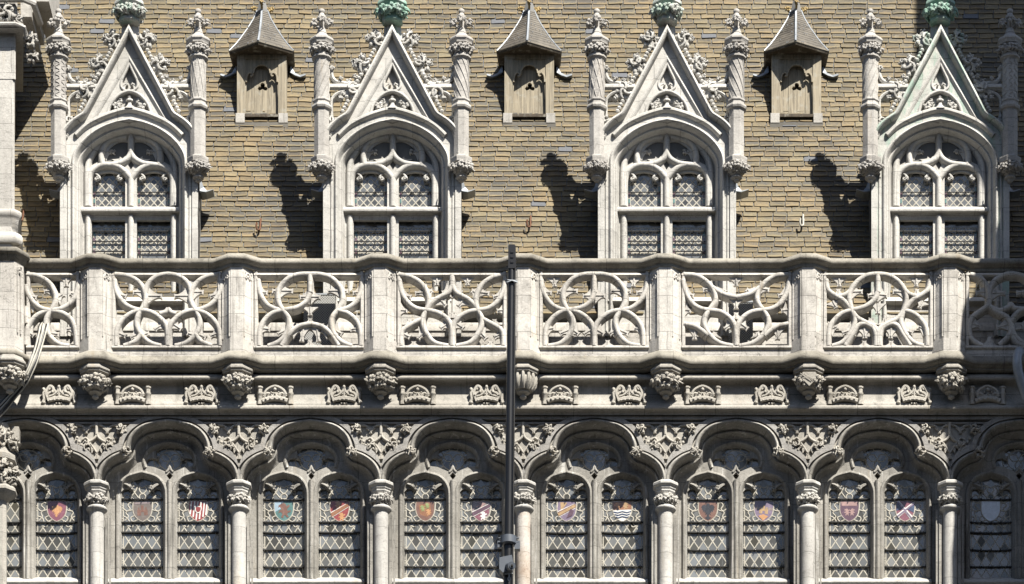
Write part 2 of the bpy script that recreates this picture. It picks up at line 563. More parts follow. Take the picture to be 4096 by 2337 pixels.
def foliage(mb, u, y, d, r, seed, n=6, core=0.62, dref=None):
    """a carved leaf boss: curling leaves about a core with deep gaps between them"""
    R = random.Random(seed)
    dr = d if dref is None else dref
    mb.ell(u, y, d - 0.1 * r, r * core, r * core, r * 0.5, 9, 6, dr)
    ph = R.random() * 6
    for k in range(n):
        a = ph + 2 * math.pi * k / n + R.uniform(-.25, .25)
        c = R.choice((-1, 1)) * R.uniform(0.7, 1.5)
        pts, rs = [], []
        for q in range(6):
            f = q / 5
            rad = r * (0.25 + 0.72 * f)
            w = a + c * f * 0.75
            pts.append((u + rad * math.cos(w), y + rad * math.sin(w), d + r * (0.62 - 0.75 * f * f + 0.25 * math.sin(f * 3.1))))
            rs.append(r * (0.11 + 0.13 * math.sin(math.pi * (0.25 + 0.72 * f))))
        mb.tube(pts, rs, 5, dr, 0.7)
        if R.random() < 0.75:
            p = pts[-1]
            mb.ell(p[0], p[1], p[2] + 0.04 * r, r * .17, r * .17, r * .15, 6, 4, dr)
    mb.ell(u + R.uniform(-.12, .12) * r, y + R.uniform(-.12, .12) * r, d + .5 * r, r * .2, r * .2, r * .2, 6, 4, dr)

def cutleaf(mb, u, y, d, r, seed, lobes=6, dref=None, dome=0.3):
    """a flat carved leaf with a ragged lobed outline, drilled eyes and raised lobes"""
    R = random.Random(seed)
    dr = d if dref is None else dref
    ph = R.random() * 6.28
    out = []
    n = lobes * 8
    for k in range(n):
        a = 2 * math.pi * k / n
        f = 0.80 + 0.17 * math.cos(lobes * a) + 0.07 * math.cos(3 * lobes * a) + R.uniform(-.03, .03)
        out.append((u + r * f * math.cos(a + ph), y + r * f * math.sin(a + ph)))
    holes = []
    for k in range(lobes):
        if k % 3 == 2 and lobes > 5: continue
        a = ph + 2 * math.pi * (k + 0.5) / lobes + R.uniform(-.15, .15)
        q = R.uniform(.38, .52)
        holes.append(circ(u + r * q * math.cos(a), y + r * q * math.sin(a), r * R.uniform(.13, .19), 8))
    mb.prism(out, d - r * .45, d + r * .12, holes, dref=dr)
    for k in range(3):
        a = ph + 2 * math.pi * (k + R.uniform(-.2, .2)) / 3
        c = R.choice((-1, 1)) * R.uniform(1.2, 2.2)
        mb.tube([(u + r * q * math.cos(a + c * q), y + r * q * math.sin(a + c * q), d + r * (.1 + dome * (1 - q * q))) for q in (.08, .25, .45, .65, .84)], [r * .12, r * .15, r * .15, r * .13, r * .08], 6, dr)
    for k in range(lobes):
        a = ph + 2 * math.pi * k / lobes
        mb.ell(u + r * .72 * math.cos(a), y + r * .72 * math.sin(a), d + r * .1, r * .2, r * .2, r * R.uniform(.1, .3), 7, 4, dr)
    mb.ell(u + r * R.uniform(-.1, .1), y + r * R.uniform(-.1, .1), d + r * dome * .5, r * .17, r * .17, r * (.15 + dome * .5), 8, 5, dr)

def vines(mb, cu, cd, r0, y0, r1, y1, seed, n=5, thick=4.0):
    """a band of undercut scrolling leaves round a capital"""
    R = random.Random(seed)
    for k in range(n * 2):
        a = 2 * math.pi * k / (n * 2) + R.uniform(-.12, .12)
        pts, rs = [], []
        sgn = 1 if k % 2 else -1
        for q in range(9):
            f = q / 8
            w = a + sgn * 0.55 * math.sin(f * 4.4 + R.uniform(-.1, .1))
            rr = r1 + (r0 - r1) * f + thick * (0.6 + 0.8 * math.sin(f * 3.14))
            pts.append((cu + rr * math.sin(w), y1 + (y0 - y1) * f, cd + rr * math.cos(w)))
            rs.append(thick * (0.65 + 0.5 * math.sin(f * 3.14)))
        mb.tube(pts, rs, 5, cd)
    for k in range(n * 3):
        a = R.uniform(0, 6.28); f = R.uniform(0.1, 0.95)
        rr = r1 + (r0 - r1) * f + thick * 1.3
        mb.ell(cu + rr * math.sin(a), y1 + (y0 - y1) * f, cd + rr * math.cos(a), thick * R.uniform(1.1, 1.9), thick * R.uniform(1, 1.6), thick, 6, 4, cd)

def cusp(mb, base, tip, d, w=9):
    """a tracery cusp: a tapering spur with a spread, hooked tip"""
    bx, by = base; tx, ty = tip
    dx, dy = tx - bx, ty - by
    L = math.hypot(dx, dy) or 1
    nx, ny = -dy / L, dx / L
    L *= 1.04; tx, ty = bx + dx * 1.04, by + dy * 1.04
    ux, uy = dx / math.hypot(dx, dy), dy / math.hypot(dx, dy)
    half = [(0, 5.0), (.15, 4.0), (.3, 2.9), (.45, 2.0), (.6, 1.35), (.75, 1.0), (.87, 1.15), (1.0, 1.6)]
    top = [(bx + ux * L * f + nx * w * k, by + uy * L * f + ny * w * k) for f, k in half]
    bot = [(bx + ux * L * f - nx * w * k, by + uy * L * f - ny * w * k) for f, k in reversed(half)]
    mb.prism(top + [(tx - ux * w * .3, ty - uy * w * .3)] + bot, d - 13, d + 1, dref=d, back=True)
    mb.tube([(bx, by, d - 1), (bx + ux * L * .5, by + uy * L * .5, d + 1), (tx - ux * w, ty - uy * w, d + 3)], [w * .9, w * .5, w * .3], 6, d)

B = 568.5
XM = [-2196 + B * i for i in range(9)]      # window axes
XC = [-1912 + B * i for i in range(8)]      # column axes

# ------------------------------------------------------------------ ground
g_me = bpy.data.meshes.new('ground')
g_me.from_pydata([(-300, -300, 0), (300, -300, 0), (300, 300, 0), (-300, 300, 0)], [], [(0, 1, 2, 3)])
g_me.materials.append(M['ground'])
g_o = bpy.data.objects.new('ground', g_me); COL.objects.link(g_o); g_o['kind'] = 'structure'

for nm, hx0, hx1, hy, hh in (('opposite_houses', -90, 90, -78, 52), ('side_houses', 60, 90, -75, 44), ('side_houses', -90, -60, -75, 44)):
    om = bpy.data.meshes.new(nm)
    ya, yb = (hy - 20, hy) if nm[0] == 'o' else (-76, -6)
    om.from_pydata([(x, y, z) for x in (hx0, hx1) for y in (ya, yb) for z in (0, hh)], [], [(0, 1, 3, 2), (4, 6, 7, 5), (0, 4, 5, 1), (2, 3, 7, 6), (0, 2, 6, 4), (1, 5, 7, 3)])
    om.materials.append(M['houses'])
    oo = bpy.data.objects.new(nm, om); COL.objects.link(oo); oo['kind'] = 'structure'

# ------------------------------------------------------------------ facade wall with frieze and spandrels
wall = thing('facade_wall', 'weathered grey stone wall with carved frieze above the row of arched windows', 'wall', CX, 1700, 0)
ROLL = (cr([(-281, 1936), (-278, 1908), (-266, 1876), (-246, 1851), (-214, 1829), (-178, 1815)])
        + [(-168, 1806)] +
        cr([(-163, 1795), (-159, 1776), (-147, 1750), (-124, 1725), (-92, 1706), (-48, 1695), (0, 1689)]))
ARCH = both(ROLL)
JAMB_ARCH = [(-281, 2420)] + ARCH + [(281, 2420)]

mb = MB()
hole = offset(JAMB_ARCH, 4)
for xm in XM:
    poly = [(-B / 2, 2420), (-B / 2, 1640), (B / 2, 1640), (B / 2, 2420)]
    mb.prism([(xm + a, b) for a, b in poly + list(reversed(hole))], -25, 0)
mb.box(-2600, XM[0] - B / 2, 1640, 2420, -25, 0)
mb.box(-2600, 2700, 2420, 4400, -60, 0)                      # the wall goes on below the windows
mb.box(-2600, 2700, 1664, 2420, -112, -96)
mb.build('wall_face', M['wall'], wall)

mb = MB()
pr = [(28, 1496), (44, 1500), (53, 1505), (56, 1511), (53, 1518), (44, 1523), (30, 1526), (24, 1531), (19, 1545), (19, 1566), (22, 1584), (30, 1602), (40, 1613),
      (42, 1614), (42, 1621), (49, 1623), (52, 1629), (50, 1635), (42, 1638), (34, 1644), (28, 1652), (26, 1660), (0, 1661)]
mb.plan([(-2700, 0), (2150, 0)], [(n, y + n * CT.t) for n, y in pr], comp=False)
mb.box(-2700, 2150, 1420, 1662, -40, 8, dref=0)
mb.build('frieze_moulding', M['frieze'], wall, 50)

# top fillets between the arches and the carved spandrels
mb = MB()
for k, xc in enumerate([XM[0] - B / 2] + XC):
    mb.box(xc - 204, xc + 204, 1664, 1677, -2, 14 + 0.2 * k)
    mb.box(xc - 186, xc + 186, 1689, 1695, -2, 9 + 0.2 * k)
mb.build('fillet_moulding', M['hood'], wall)
for k, xc in enumerate(XC):
    mb = MB()
    R = random.Random(k)
    # stem that parts into an ogee
    mb.sweep([(xc - 1, 1690), (xc - 1, 1738)], roll(6), 9)
    for sg in (-1, 1):
        leg = cr([(0, 1730), (5 * sg, 1748), (20 * sg, 1762), (42 * sg, 1772)])
        mb.sweep([(xc + a, b) for a, b in leg], roll(5), 8)
        leg = cr([(58 * sg, 1760), (46 * sg, 1752), (38 * sg, 1757), (30 * sg, 1768), (8 * sg, 1800), (0, 1812)])
        mb.sweep([(xc + a, b) for a, b in leg], roll(4), 6.5)
        leg = cr([(6 * sg, 1701), (20 * sg, 1703), (32 * sg, 1712), (42 * sg, 1722), (50 * sg, 1712), (62 * sg, 1703), (84 * sg, 1701)])
        mb.sweep([(xc + a, b) for a, b in leg], roll(4), 6)
        cusp(mb, (xc + 42 * sg, 1712), (xc + 42 * sg, 1733), 8, 4)
        cusp(mb, (xc + 22 * sg, 1800), (xc + 8 * sg, 1798), 8, 3)
        cutleaf(mb, xc + 44 * sg, 1784, 13, 24, k * 9 + sg, 5)
        cutleaf(mb, xc + 100 * sg, 1717, 18, 24, k * 9 + sg + 3, 6, dome=.5)
        for q in range(4):
            mb.ell(xc + (54 + 8 * q) * sg, 1800 - 16 * q + R.uniform(-2, 2), 10, 6, 7, 5, 6, 4)
    cusp(mb, (xc, 1836), (xc, 1815), 8, 4)
    mb.build('spandrel_carving', M['frieze_carved'], wall, 50)

# ------------------------------------------------------------------ arched windows
t_profile = [(-20, 0), (-19, -5), (-10, -6), (-8.5, 6), (-7, 14), (-3, 20), (1, 22), (5, 20), (8, 14), (9, 6), (10, -8), (12, -22), (16, -31), (19, -35), (19.5, -30), (22, -27), (26, -28), (28, -33),
             (29, -42), (33, -52), (40, -60), (46, -64), (56, -66)]
HOODP = [(-284, 1952), (-284, 1868), (-276, 1836), (-258, 1809), (-236, 1791), (-214, 1780), (-197, 1774)] + cr([(-193, 1756), (-178, 1728), (-156, 1702), (-126, 1682), (-98, 1669)], 3) + [(-98, 1663)]
hood_inner = offset([(-281, 1952)] + ARCH + [(281, 1952)], -18.5)

def light_arch(c):
    pts = [(-89, 2318), (-89, 1986)] + cr([(-89, 1986), (-86, 1960), (-74, 1935), (-50, 1914), (0, 1900)], 4)
    return [(c + a, b) for a, b in both(pts)]

def lattice(mb, u0, u1, y0, y1, cu, cy, d, r=2.6, ou=0.0, oy=0.0):
    """leading of lozenges cut to a rectangle"""
    k = cy / cu
    for sg in (-1, 1):
        # lines y = sg*k*u + c
        cs = []
        lo = min(y0 - sg * k * u0, y0 - sg * k * u1); hi = max(y1 - sg * k * u0, y1 - sg * k * u1)
        c0 = oy - sg * k * ou
        n0 = math.ceil((lo - c0) / cy); n1 = math.floor((hi - c0) / cy)
        for n in range(n0, n1 + 1):
            c = c0 + n * cy
            ua, ub = u0, u1
            e = sorted(((y0 - c) / (sg * k), (y1 - c) / (sg * k)))
            ua, ub = max(ua, e[0]), min(ub, e[1])
            if ub - ua > 3:
                mb.tube([(ua, sg * k * ua + c, d), (ub, sg * k * ub + c, d)], r, 4, flat=0.5)

def border(mb, u0, u1, y0, y1, d, step=22, w=11, r=2.2):
    for u in (u0, u0 + w, u1 - w, u1):
        mb.tube([(u, y0, d), (u, y1, d)], r, 4, flat=0.5)
    y = y0 + step * 0.5; k = 0
    while y < y1:
        for a in (u0, u1 - w):
            mb.tube([(a, y, d), (a + w, y, d)], r, 4, flat=0.5)
        k += 1
        y += step * (0.45 if k % 3 else 1.5)

SHIELD = [(-37, -38), (0, -40), (37, -38), (38, -5), (32, 18), (18, 34), (0, 43), (-18, 34), (-32, 18), (-38, -5)]
LION = [(-13, 24), (-6, 12), (-12, 4), (-22, 8), (-17, -2), (-8, -6), (-14, -16), (-20, -12), (-18, -22), (-8, -27), (2, -30), (10, -24), (12, -16), (22, -22), (25, -16), (13, -6),
        (15, 2), (26, 0), (26, 7), (15, 9), (12, 16), (18, 26), (10, 27), (3, 16), (-2, 20), (-4, 28)]
EAGLE = [(0, -30), (6, -28), (9, -22), (5, -17), (14, -24), (24, -20), (30, -8), (25, -12), (27, 2), (21, -4), (22, 10), (15, 3), (14, 13), (8, 8), (12, 20), (4, 17), (6, 28), (0, 32), (-6, 28),
         (-4, 17), (-12, 20), (-8, 8), (-14, 13), (-15, 3), (-22, 10), (-21, -4), (-27, 2), (-25, -12), (-30, -8), (-24, -20), (-14, -24), (-5, -17), (-8, -22), (-5, -28)]
CASTLE = [(-22, 20), (-22, -4), (-18, -4), (-18, -14), (-12, -14), (-12, -4), (-6, -4), (-6, -24), (-2, -24), (-2, -20), (2, -20), (2, -24), (6, -24), (6, -4), (12, -4), (12, -14), (18, -14), (18, -4), (22, -4), (22, 20), (6, 20), (6, 6), (-6, 6), (-6, 20)]

def sc(poly, k, du=0, dy=0, fl=1):
    return [(a * k * fl + du, b * k + dy) for a, b in poly]

def bend(w, sg=1, o=0):
    """a diagonal band clipped to stay inside the shield"""
    return [(-34 * sg, (20 - w + o)), (30 * sg, -30 - w * .4 + o), (35 * sg, -24 + w * .6 + o), (-28 * sg, 24 + w * .6 + o)]

# field colour, then charges (shape, colour)
ARMS = {
    0: ('maroon', [(sc(EAGLE, 0.8), 'orange')], 4),
    1: ('taupe', [(sc(CASTLE, 0.95), 'brown'), ([(-30, -34), (30, -34), (30, -27), (-30, -27)], 'mauve')], -3),
    2: ('red', [([(x, -37), (x + 5.5, -37), (x + 5.5, 40 - abs(x + 3) * .75), (x, 40 - abs(x + 3) * .75)], 'white') for x in (-33, -20, -7, 6, 19, 30)] + [(sc(SHIELD, 0.36, 0, -4), 'white'), (sc(SHIELD, 0.26, 0, -4), 'red')], 6),
    3: ('teal', [([(-36, -37), (2, -39), (-8, -10), (-36, 2)], 'sky'), (sc(LION, 1.05), 'brown')], -5),
    4: ('red', [(sc(LION, .62, -8, -20), 'orange'), (sc(LION, .58, 10, 24), 'orange'), (bend(11), 'white'), (bend(7), 'sienna')], 5),
    5: ('brown', [([(-24, -26), (22, -28), (24, 14), (4, 26), (-22, 12)], 'sienna'), (sc(LION, .45, -10, -10), 'green'), (sc(LION, .45, 12, 8), 'orange'), (sc(LION, .4, 10, -18), 'green')], -6),
    6: ('mauve', [([(-30, 22), (30, -14), (34, 4), (18, 32), (0, 41)], 'maroon'), (sc(LION, .72, -4, -18), 'rose'), (sc(LION, .6, 12, 20), 'white'), (bend(11), 'white'), (bend(7), 'plum')], 9),
    7: ('purple', [([(-30, -30), (-2, -32), (-22, 8)], 'ochre'), (bend(13), 'white'), (bend(9), 'brown'), (bend(3), 'ochre'), ([(14, -10), (30, -4), (26, 16), (4, 30)], 'plum')], 9),
    8: ('white', [([(-37, -37), (37, -37), (38, -4), (-38, -4)], 'sienna'), (sc(LION, .5, -18, -20), 'orange'), (sc(LION, .5, 16, -20, -1), 'ochre')] +
        [([(-36 + o * .45, 2 + o), (-18, 6 + o), (0, 1 + o), (18, 6 + o), (36 - o * .45, 2 + o), (35 - o * .5, 6 + o), (18, 10 + o), (0, 5 + o), (-18, 10 + o), (-35 + o * .5, 6 + o)], 'navy') for o in (0, 10, 20)], -2),
    9: ('brown', [(sc(EAGLE, 0.95, 0, -2), 'black'), ([(-14, 28), (0, 24), (14, 28), (0, 38)], 'black')], 0),
    10: ('purple', [([(-36, -14), (36, -14), (37, -3), (-37, -3)], 'mauve'), (sc(CASTLE, .8, 0, -4), 'ochre'), ([(-20, 22), (0, 14), (20, 22), (0, 40)], 'orange')], 4),
    11: ('plum', [([(-34, -38), (34, -38), (30, -20), (-30, -20)], 'rose'), (sc(LION, .5, -10, 6), 'rose'), (sc(LION, .5, 12, 6, -1), 'rose')], 0),
    12: ('maroon', [([(-36, -30), (-36, 4), (-6, -8)], 'navy'), ([(36, -30), (36, 4), (6, -8)], 'navy'), ([(-37, -34), (-28, -37), (33, 20), (24, 31)], 'white'), ([(37, -34), (28, -37), (-33, 20), (-24, 31)], 'white'),
                    ([(-36, -31), (-31, -35), (30, 24), (26, 29)], 'purple'), ([(36, -31), (31, -35), (-30, 24), (-26, 29)], 'purple')], 6),
    13: ('sky_sheen', [], 0),  # blank shield; its pale blue is sky reflection put into the colour
}

def shield(key, c, parent, gd):
    field, charges, rot = ARMS[key]
    r = math.radians(rot)
    T = lambda poly, k=1.0: [(c + k * (a * math.cos(r) - b * math.sin(r)), 2044 + k * (a * math.sin(r) + b * math.cos(r))) for a, b in poly]
    mats = [field]
    for _, m in charges:
        if m not in mats: mats.append(m)
    mb = MB()
    mb.prism(T(SHIELD), gd - 1, gd + 2.0)
    for k, (poly, m) in enumerate(charges):
        mb.cur = mats.index(m)
        mb.prism(T(poly), gd + 1, gd + 2.3 + 0.3 * k, dref=gd + 2)
    mb.build('shield', [gm(m) for m in mats], parent, 0)

def scroll_leading(mb, c, gd, seed):
    """the wavy leading that frames a shield and fills the head of the light"""
    R = random.Random(seed)
    j = lambda a: a + R.uniform(-3, 3)
    L = lambda pts, r=2.4: mb.tube([(c + a, b, gd + 1) for a, b in cr(pts, 4)], r, 4, flat=0.5)
    L([(a, 2044 + b) for a, b in SHIELD + SHIELD[:1]], 3.2)
    for sg in (-1, 1):
        L([(30 * sg, 2003), (j(46) * sg, 2008), (j(60) * sg, 2022), (j(52) * sg, 2038), (j(64) * sg, 2052), (j(56) * sg, 2068), (j(70) * sg, 2084)])
        L([(38 * sg, 2016), (j(56) * sg, 2010), (j(72) * sg, 2004)])
        L([(38 * sg, 2040), (j(60) * sg, 2046), (76 * sg, 2036)])
        L([(30 * sg, 2064), (j(46) * sg, 2072), (j(40) * sg, 2086), (26 * sg, 2088)])
        L([(18 * sg, 2080), (j(34) * sg, 2088)])
        L([(76 * sg, 2066), (j(60) * sg, 2074), (52 * sg, 2089)])
        # the head: crossed quarries and small ribbons
        L([(16 * sg, 1992), (j(34) * sg, 1968), (j(44) * sg, 1946)])
        L([(52 * sg, 1992), (j(34) * sg, 1972), (j(18) * sg, 1946)])
        L([(0, 1978), (j(14) * sg, 1962), (j(10) * sg, 1944)])
        L([(76 * sg, 1992), (j(64) * sg, 1980), (j(50) * sg, 1986), (40 * sg, 1996)])
        L([(46 * sg, 1925), (46 * sg, 1995)])
        L([(36 * sg, 1925), (36 * sg, 1960)])
        for y in (1938, 1952, 1966):
            L([(36 * sg, y), (46 * sg, y)])
        L([(20 * sg, 2105), (j(34) * sg, 2098), (j(44) * sg, 2110), (58 * sg, 2104)])
    L([(-46, 1946), (-18, 1944), (0, 1952), (18, 1944), (46, 1946)])
    L([(-12, 1984), (0, 1974), (12, 1984), (10, 1996), (-10, 1996), (-12, 1984)])

GD = -86
def light_glass(w, c, key, first):
    mb = MB()
    mb.box(c - 96, c + 96, 1880, 2326, GD - 6, GD)
    gl = mb.build('glass_light', M['glass'], w, 0)
    mb = MB()
    lattice(mb, c - 76, c + 76, 2092, 2318, 37.333, 56, GD, 2.2, ou=0, oy=1936 - GD * CT.t)
    if key is None:
        lattice(mb, c - 76, c + 76, 1930, 2092, 37.333, 56, GD, 2.2, ou=0, oy=1936 - GD * CT.t)
    border(mb, c - 88, c + 88, 1960, 2320, GD)
    if key is not None:
        scroll_leading(mb, c, GD, key + 40)
    mb.build('leading', M['cames'], gl, 0)
    if key is not None:
        shield(key, c, gl, GD)
    R = random.Random((key or 0) + 5)
    for y in (1997, 2090, 2131, 2201, 2269):
        mb = MB()
        s0 = 4 if R.random() < .3 else R.uniform(-1, 1.5)
        mb.tube([(c - 97, y + R.uniform(-1, 1), GD + 5), (c - 40, y + s0 * .7, GD + 5), (c + 30, y + s0, GD + 5), (c + 97, y + R.uniform(-1, 1), GD + 5)], 4.2 if y == 2131 else 3.3, 6)
        for q in range(5):
            u = c - 76 + 38 * q + R.uniform(-4, 4)
            mb.tube([(u, y - 4, GD + 3), (u, y, GD + 13), (u, y + 5, GD + 3)], 1.8, 4)
        mb.build('saddle_bar', M['iron'], gl, 40)

def bottle_rosette(mb, gd):
    """flower-like leading of the top foil"""
    for a in range(0, 360, 60):
        r = math.radians(a + 30)
        q = math.radians(a + 60); z = math.radians(a)
        if a % 120 == 0:
            for s in (-1, 1):
                mb.tube([(k * 44 * math.cos(r) + s * math.sin(math.pi * k) * 14 * math.sin(r), 1842 - k * 40 * math.sin(r) + s * math.sin(math.pi * k) * 14 * math.cos(r), gd) for k in [i / 6 for i in range(7)]], 2.4, 4, flat=.5)
    for k in range(10):
        a = 2 * math.pi * k / 10
        mb.tube([(46 * math.cos(a), 1842 + 40 * math.sin(a), gd), (100 * math.cos(a + .1), 1842 + 82 * math.sin(a + .1), gd)], 2.2, 4, flat=.5)
    mb.tube([(46 * math.cos(k * .2618), 1842 + 40 * math.sin(k * .2618), gd) for k in range(25)], 2.2, 4, flat=.5)
    mb.tube([(66 * math.cos(k * .2618), 1842 + 56 * math.sin(k * .2618), gd) for k in range(25)], 2.0, 4, flat=.5)

WLABEL = [
    'arched window half hidden by the niche canopy, one light with a maroon shield and orange eagle',
    'arched window with a dull brown shield beside a red and white striped shield',
    'arched window with a teal lion shield beside a red shield crossed by a white diagonal',
    'arched window with a brown quartered shield, its other light behind the black pole',
    'arched window with a purple diagonal shield beside a shield of blue and white waves',
    'arched window with a black eagle shield beside a purple tower shield',
    'arched window with a dark crested shield beside a shield with a white saltire',
    'arched window in deep shade with a blank pale shield',
]
WKEYS = [(None, 0), (1, 2), (3, 4), (5, 6), (7, 8), (9, 10), (11, 12), (13, 13)]
MESHES = {}
for i in range(8):
    w = thing('arched_window', WLABEL[i], 'window', img_x(XM[i], 0), 1936, 0, 'arched two-light windows under the balustrade')
    def shared(name, mat, sm, fn):
        key = name
        if key in MESHES:
            o = bpy.data.objects.new(name.split('#')[0], MESHES[key]); COL.objects.link(o); o.parent = w
            return o
        mb = MB(); fn(mb)
        o = mb.build(name.split('#')[0], mat, w, sm); MESHES[key] = o.data
        return o
    def f_hood(mb):
        outer = both(HOODP)
        mb.prism(outer + list(reversed(hood_inner)), -2, 17, dref=17)
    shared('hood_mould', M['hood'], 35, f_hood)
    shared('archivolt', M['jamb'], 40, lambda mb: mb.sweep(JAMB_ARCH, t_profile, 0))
    def f_plate(mb):
        outer = offset(JAMB_ARCH, 44)
        outer = [(a, min(b, 2330)) for a, b in outer]
        foil = [(-92, 1864)] + cr([(-92, 1864), (-98, 1838), (-84, 1808), (-46, 1787), (0, 1779), (46, 1787), (84, 1808), (98, 1838), (92, 1864)], 4)[1:] + [(62, 1868), (28, 1882), (14, 1888), (0, 1872), (-14, 1888), (-28, 1882), (-62, 1868)]
        mb.prism(outer, -84, -62, [light_arch(-112), light_arch(112), foil, [(0, 1889), (13, 1903), (0, 1919), (-13, 1903)]], dref=-62)
        for c in (-112, 112):
            mb.sweep(offset(light_arch(c), -9), [(-8, -3), (-7, 4), (-3, 9), (2, 10), (6, 6), (9, 0), (13, -14), (16, -22)], -62)
        mb.sweep(cr([(-98, 1872), (-105, 1838), (-88, 1802), (-48, 1780), (0, 1771), (48, 1780), (88, 1802), (105, 1838), (98, 1872)], 4), [(-8, -3), (-6, 4), (0, 8), (5, 4), (8, 0), (12, -14)], -62)
        mb.sweep(cr([(-14, 1889), (-5, 1880), (0, 1868), (5, 1880), (14, 1889)], 3), roll(5), -62)
        mb.sweep([(0, 1925), (0, 2322)], [(-12, -3), (-10, 8), (-5, 15), (0, 17), (5, 15), (10, 8), (12, -3)], -62)
    shared('tracery', M['jamb'], 40, f_plate)
    def f_foils(mb):
        half = [(-89, 2005), (-88, 1985), (-84, 1969), (-73, 1957), (-57, 1954), (-46, 1961), (-34, 1956), (-43, 1944), (-48, 1930), (-40, 1917), (-22, 1909), (0, 1904)]
        for c in (-112, 112):
            mb.prism([(c - 98, 2005), (c - 98, 1885), (c + 98, 1885), (c + 98, 2005)] + [(c + a, b) for a, b in reversed(both(half))], -86, -72, dref=-72)
            for sg in (-1, 1):
                u = c + sg * 40
                foliage(mb, u, 1957, -66, 13, 3 + sg, 5, dref=-72)
                mb.tube(cr([(c + sg * 76, 1936, -68), (c + sg * 58, 1944, -64), (c + sg * 42, 1956, -62)], 3), [3, 4, 5, 6, 6.5, 7, 7], 5, -72)
        fh = [(-104, 1876), (-97, 1850), (-86, 1836), (-66, 1832), (-54, 1840), (-44, 1836), (-56, 1820), (-56, 1804), (-36, 1792), (0, 1788)]
        mb.prism([(-118, 1880), (-118, 1764), (118, 1764), (118, 1880)] + list(reversed(both(fh))), -86, -73, dref=-73)
        for sg in (-1, 1):
            foliage(mb, 48 * sg, 1836, -68, 10, 8 + sg, 5, dref=-73)
    shared('cusped_foils', M['jamb'], 40, f_foils)
    def f_sill(mb):
        mb.plan([(-247, -40), (214, -40)], [(-50, 2312), (-4, 2318), (4, 2322), (7, 2328), (4, 2335), (-2, 2338), (-8, 2346), (-14, 2360), (-50, 2362)])
    shared('sill', M['shaft'], 40, f_sill)
    for sg in (-1, 1):
        shared('arch_boss#%d' % ((i * 2 + sg) % 3), M['frieze_carved'], 50, lambda mb: cutleaf(mb, 0, 1808, 22, 25, 60 + (i * 2 + sg) % 3, 6, dome=.6)).location.x = sg * 166 * SC
    def f_fg(mb):
        mb.box(-112, 112, 1760, 1900, GD - 6, GD)
    fg = shared('foil_glass', M['glass'], 0, f_fg)
    mb = MB(); bottle_rosette(mb, GD)
    if 'rosette' in MESHES:
        o = bpy.data.objects.new('leading', MESHES['rosette']); COL.objects.link(o); o.parent = fg
    else:
        MESHES['rosette'] = mb.build('leading', M['cames'], fg, 0).data
    for c, key in zip((-112, 112), WKEYS[i]):
        light_glass(w, c, key, i == 0)

# ------------------------------------------------------------------ engaged columns
CLABEL = ['slender stone column between the maroon eagle shield and the dull brown shield',
          'slender stone column between the striped red shield and the teal lion shield',
          'slender stone column between the white diagonal shield and the brown quartered shield',
          'rust streaked stone column close beside the black pole',
          'slender stone column between the blue wave shield and the black eagle shield',
          'slender stone column between the purple tower shield and the dark crested shield',
          'half shaded stone column between the white saltire shield and the blank pale shield']
M['shaft_rust'] = stone('rust_streaked_column_stone', (0.66, 0.62, 0.56), (0.56, 0.44, 0.33), (0.34, 0.17, 0.08), (2, 0.42), 0.45, 0.9, 0.5)
for k in range(7):
    cl = thing('engaged_column', CLABEL[k], 'column', img_x(XC[k], 8), 1936, 8, 'columns between the arched windows')
    mb = MB()
    mb.lathe(0, 8, [(29, 2044), (29, 2420)], 20)
    mb.build('shaft', M['shaft_rust'] if k == 3 else M['shaft'], cl, 40)
    mb = MB()
    mb.lathe(0, 8, [(36, 1980), (33, 1990), (30, 2026), (34, 2032)], 14)
    vines(mb, 0, 8, 38, 1986, 30, 2028, k, 4, 4.6)
    for q in range(5):
        a = -1.3 + 0.65 * q
        foliage(mb, 36 * math.sin(a), 2006, 8 + 36 * math.cos(a), 17, k * 7 + q, 6, 0.6, dref=8)
    mb.build('capital', M['carved'], cl, 50)
    mb = MB()
    mb.lathe(0, 8, [(30, 2028), (38, 2032), (42, 2037), (42, 2042), (38, 2047), (31, 2051), (29, 2058)], 20)
    mb.build('necking', M['shaft'], cl, 50)
    mb = MB()
    mb.lathe(0, 8, [(44, 1935), (50, 1938), (54, 1943), (54, 1951), (51, 1955), (45, 1958), (44, 1966), (40, 1970), (41, 1976), (36, 1984)], 8)
    mb.build('abacus', M['shaft'], cl, 30)
    mb = MB()
    for sg in (-1, 1):
        mb.box(sg * 38 - 6, sg * 38 + 6, 2062, 2420, -6, 9 + 0.0)
        mb.box(sg * 52 - 3.5, sg * 52 + 3.5, 2040, 2420, -6, 4)
    mb.build('side_fillet', M['jamb'], cl, 30)

# ------------------------------------------------------------------ crown carvings of the frieze
WNAME = ['the half hidden window by the niche canopy', 'the window with the striped red shield', 'the window with the teal lion shield', 'the window with the brown quartered shield',
         'the window with the blue wave shield', 'the window with the black eagle shield', 'the window with the white saltire shield', 'the shaded window with the blank shield']

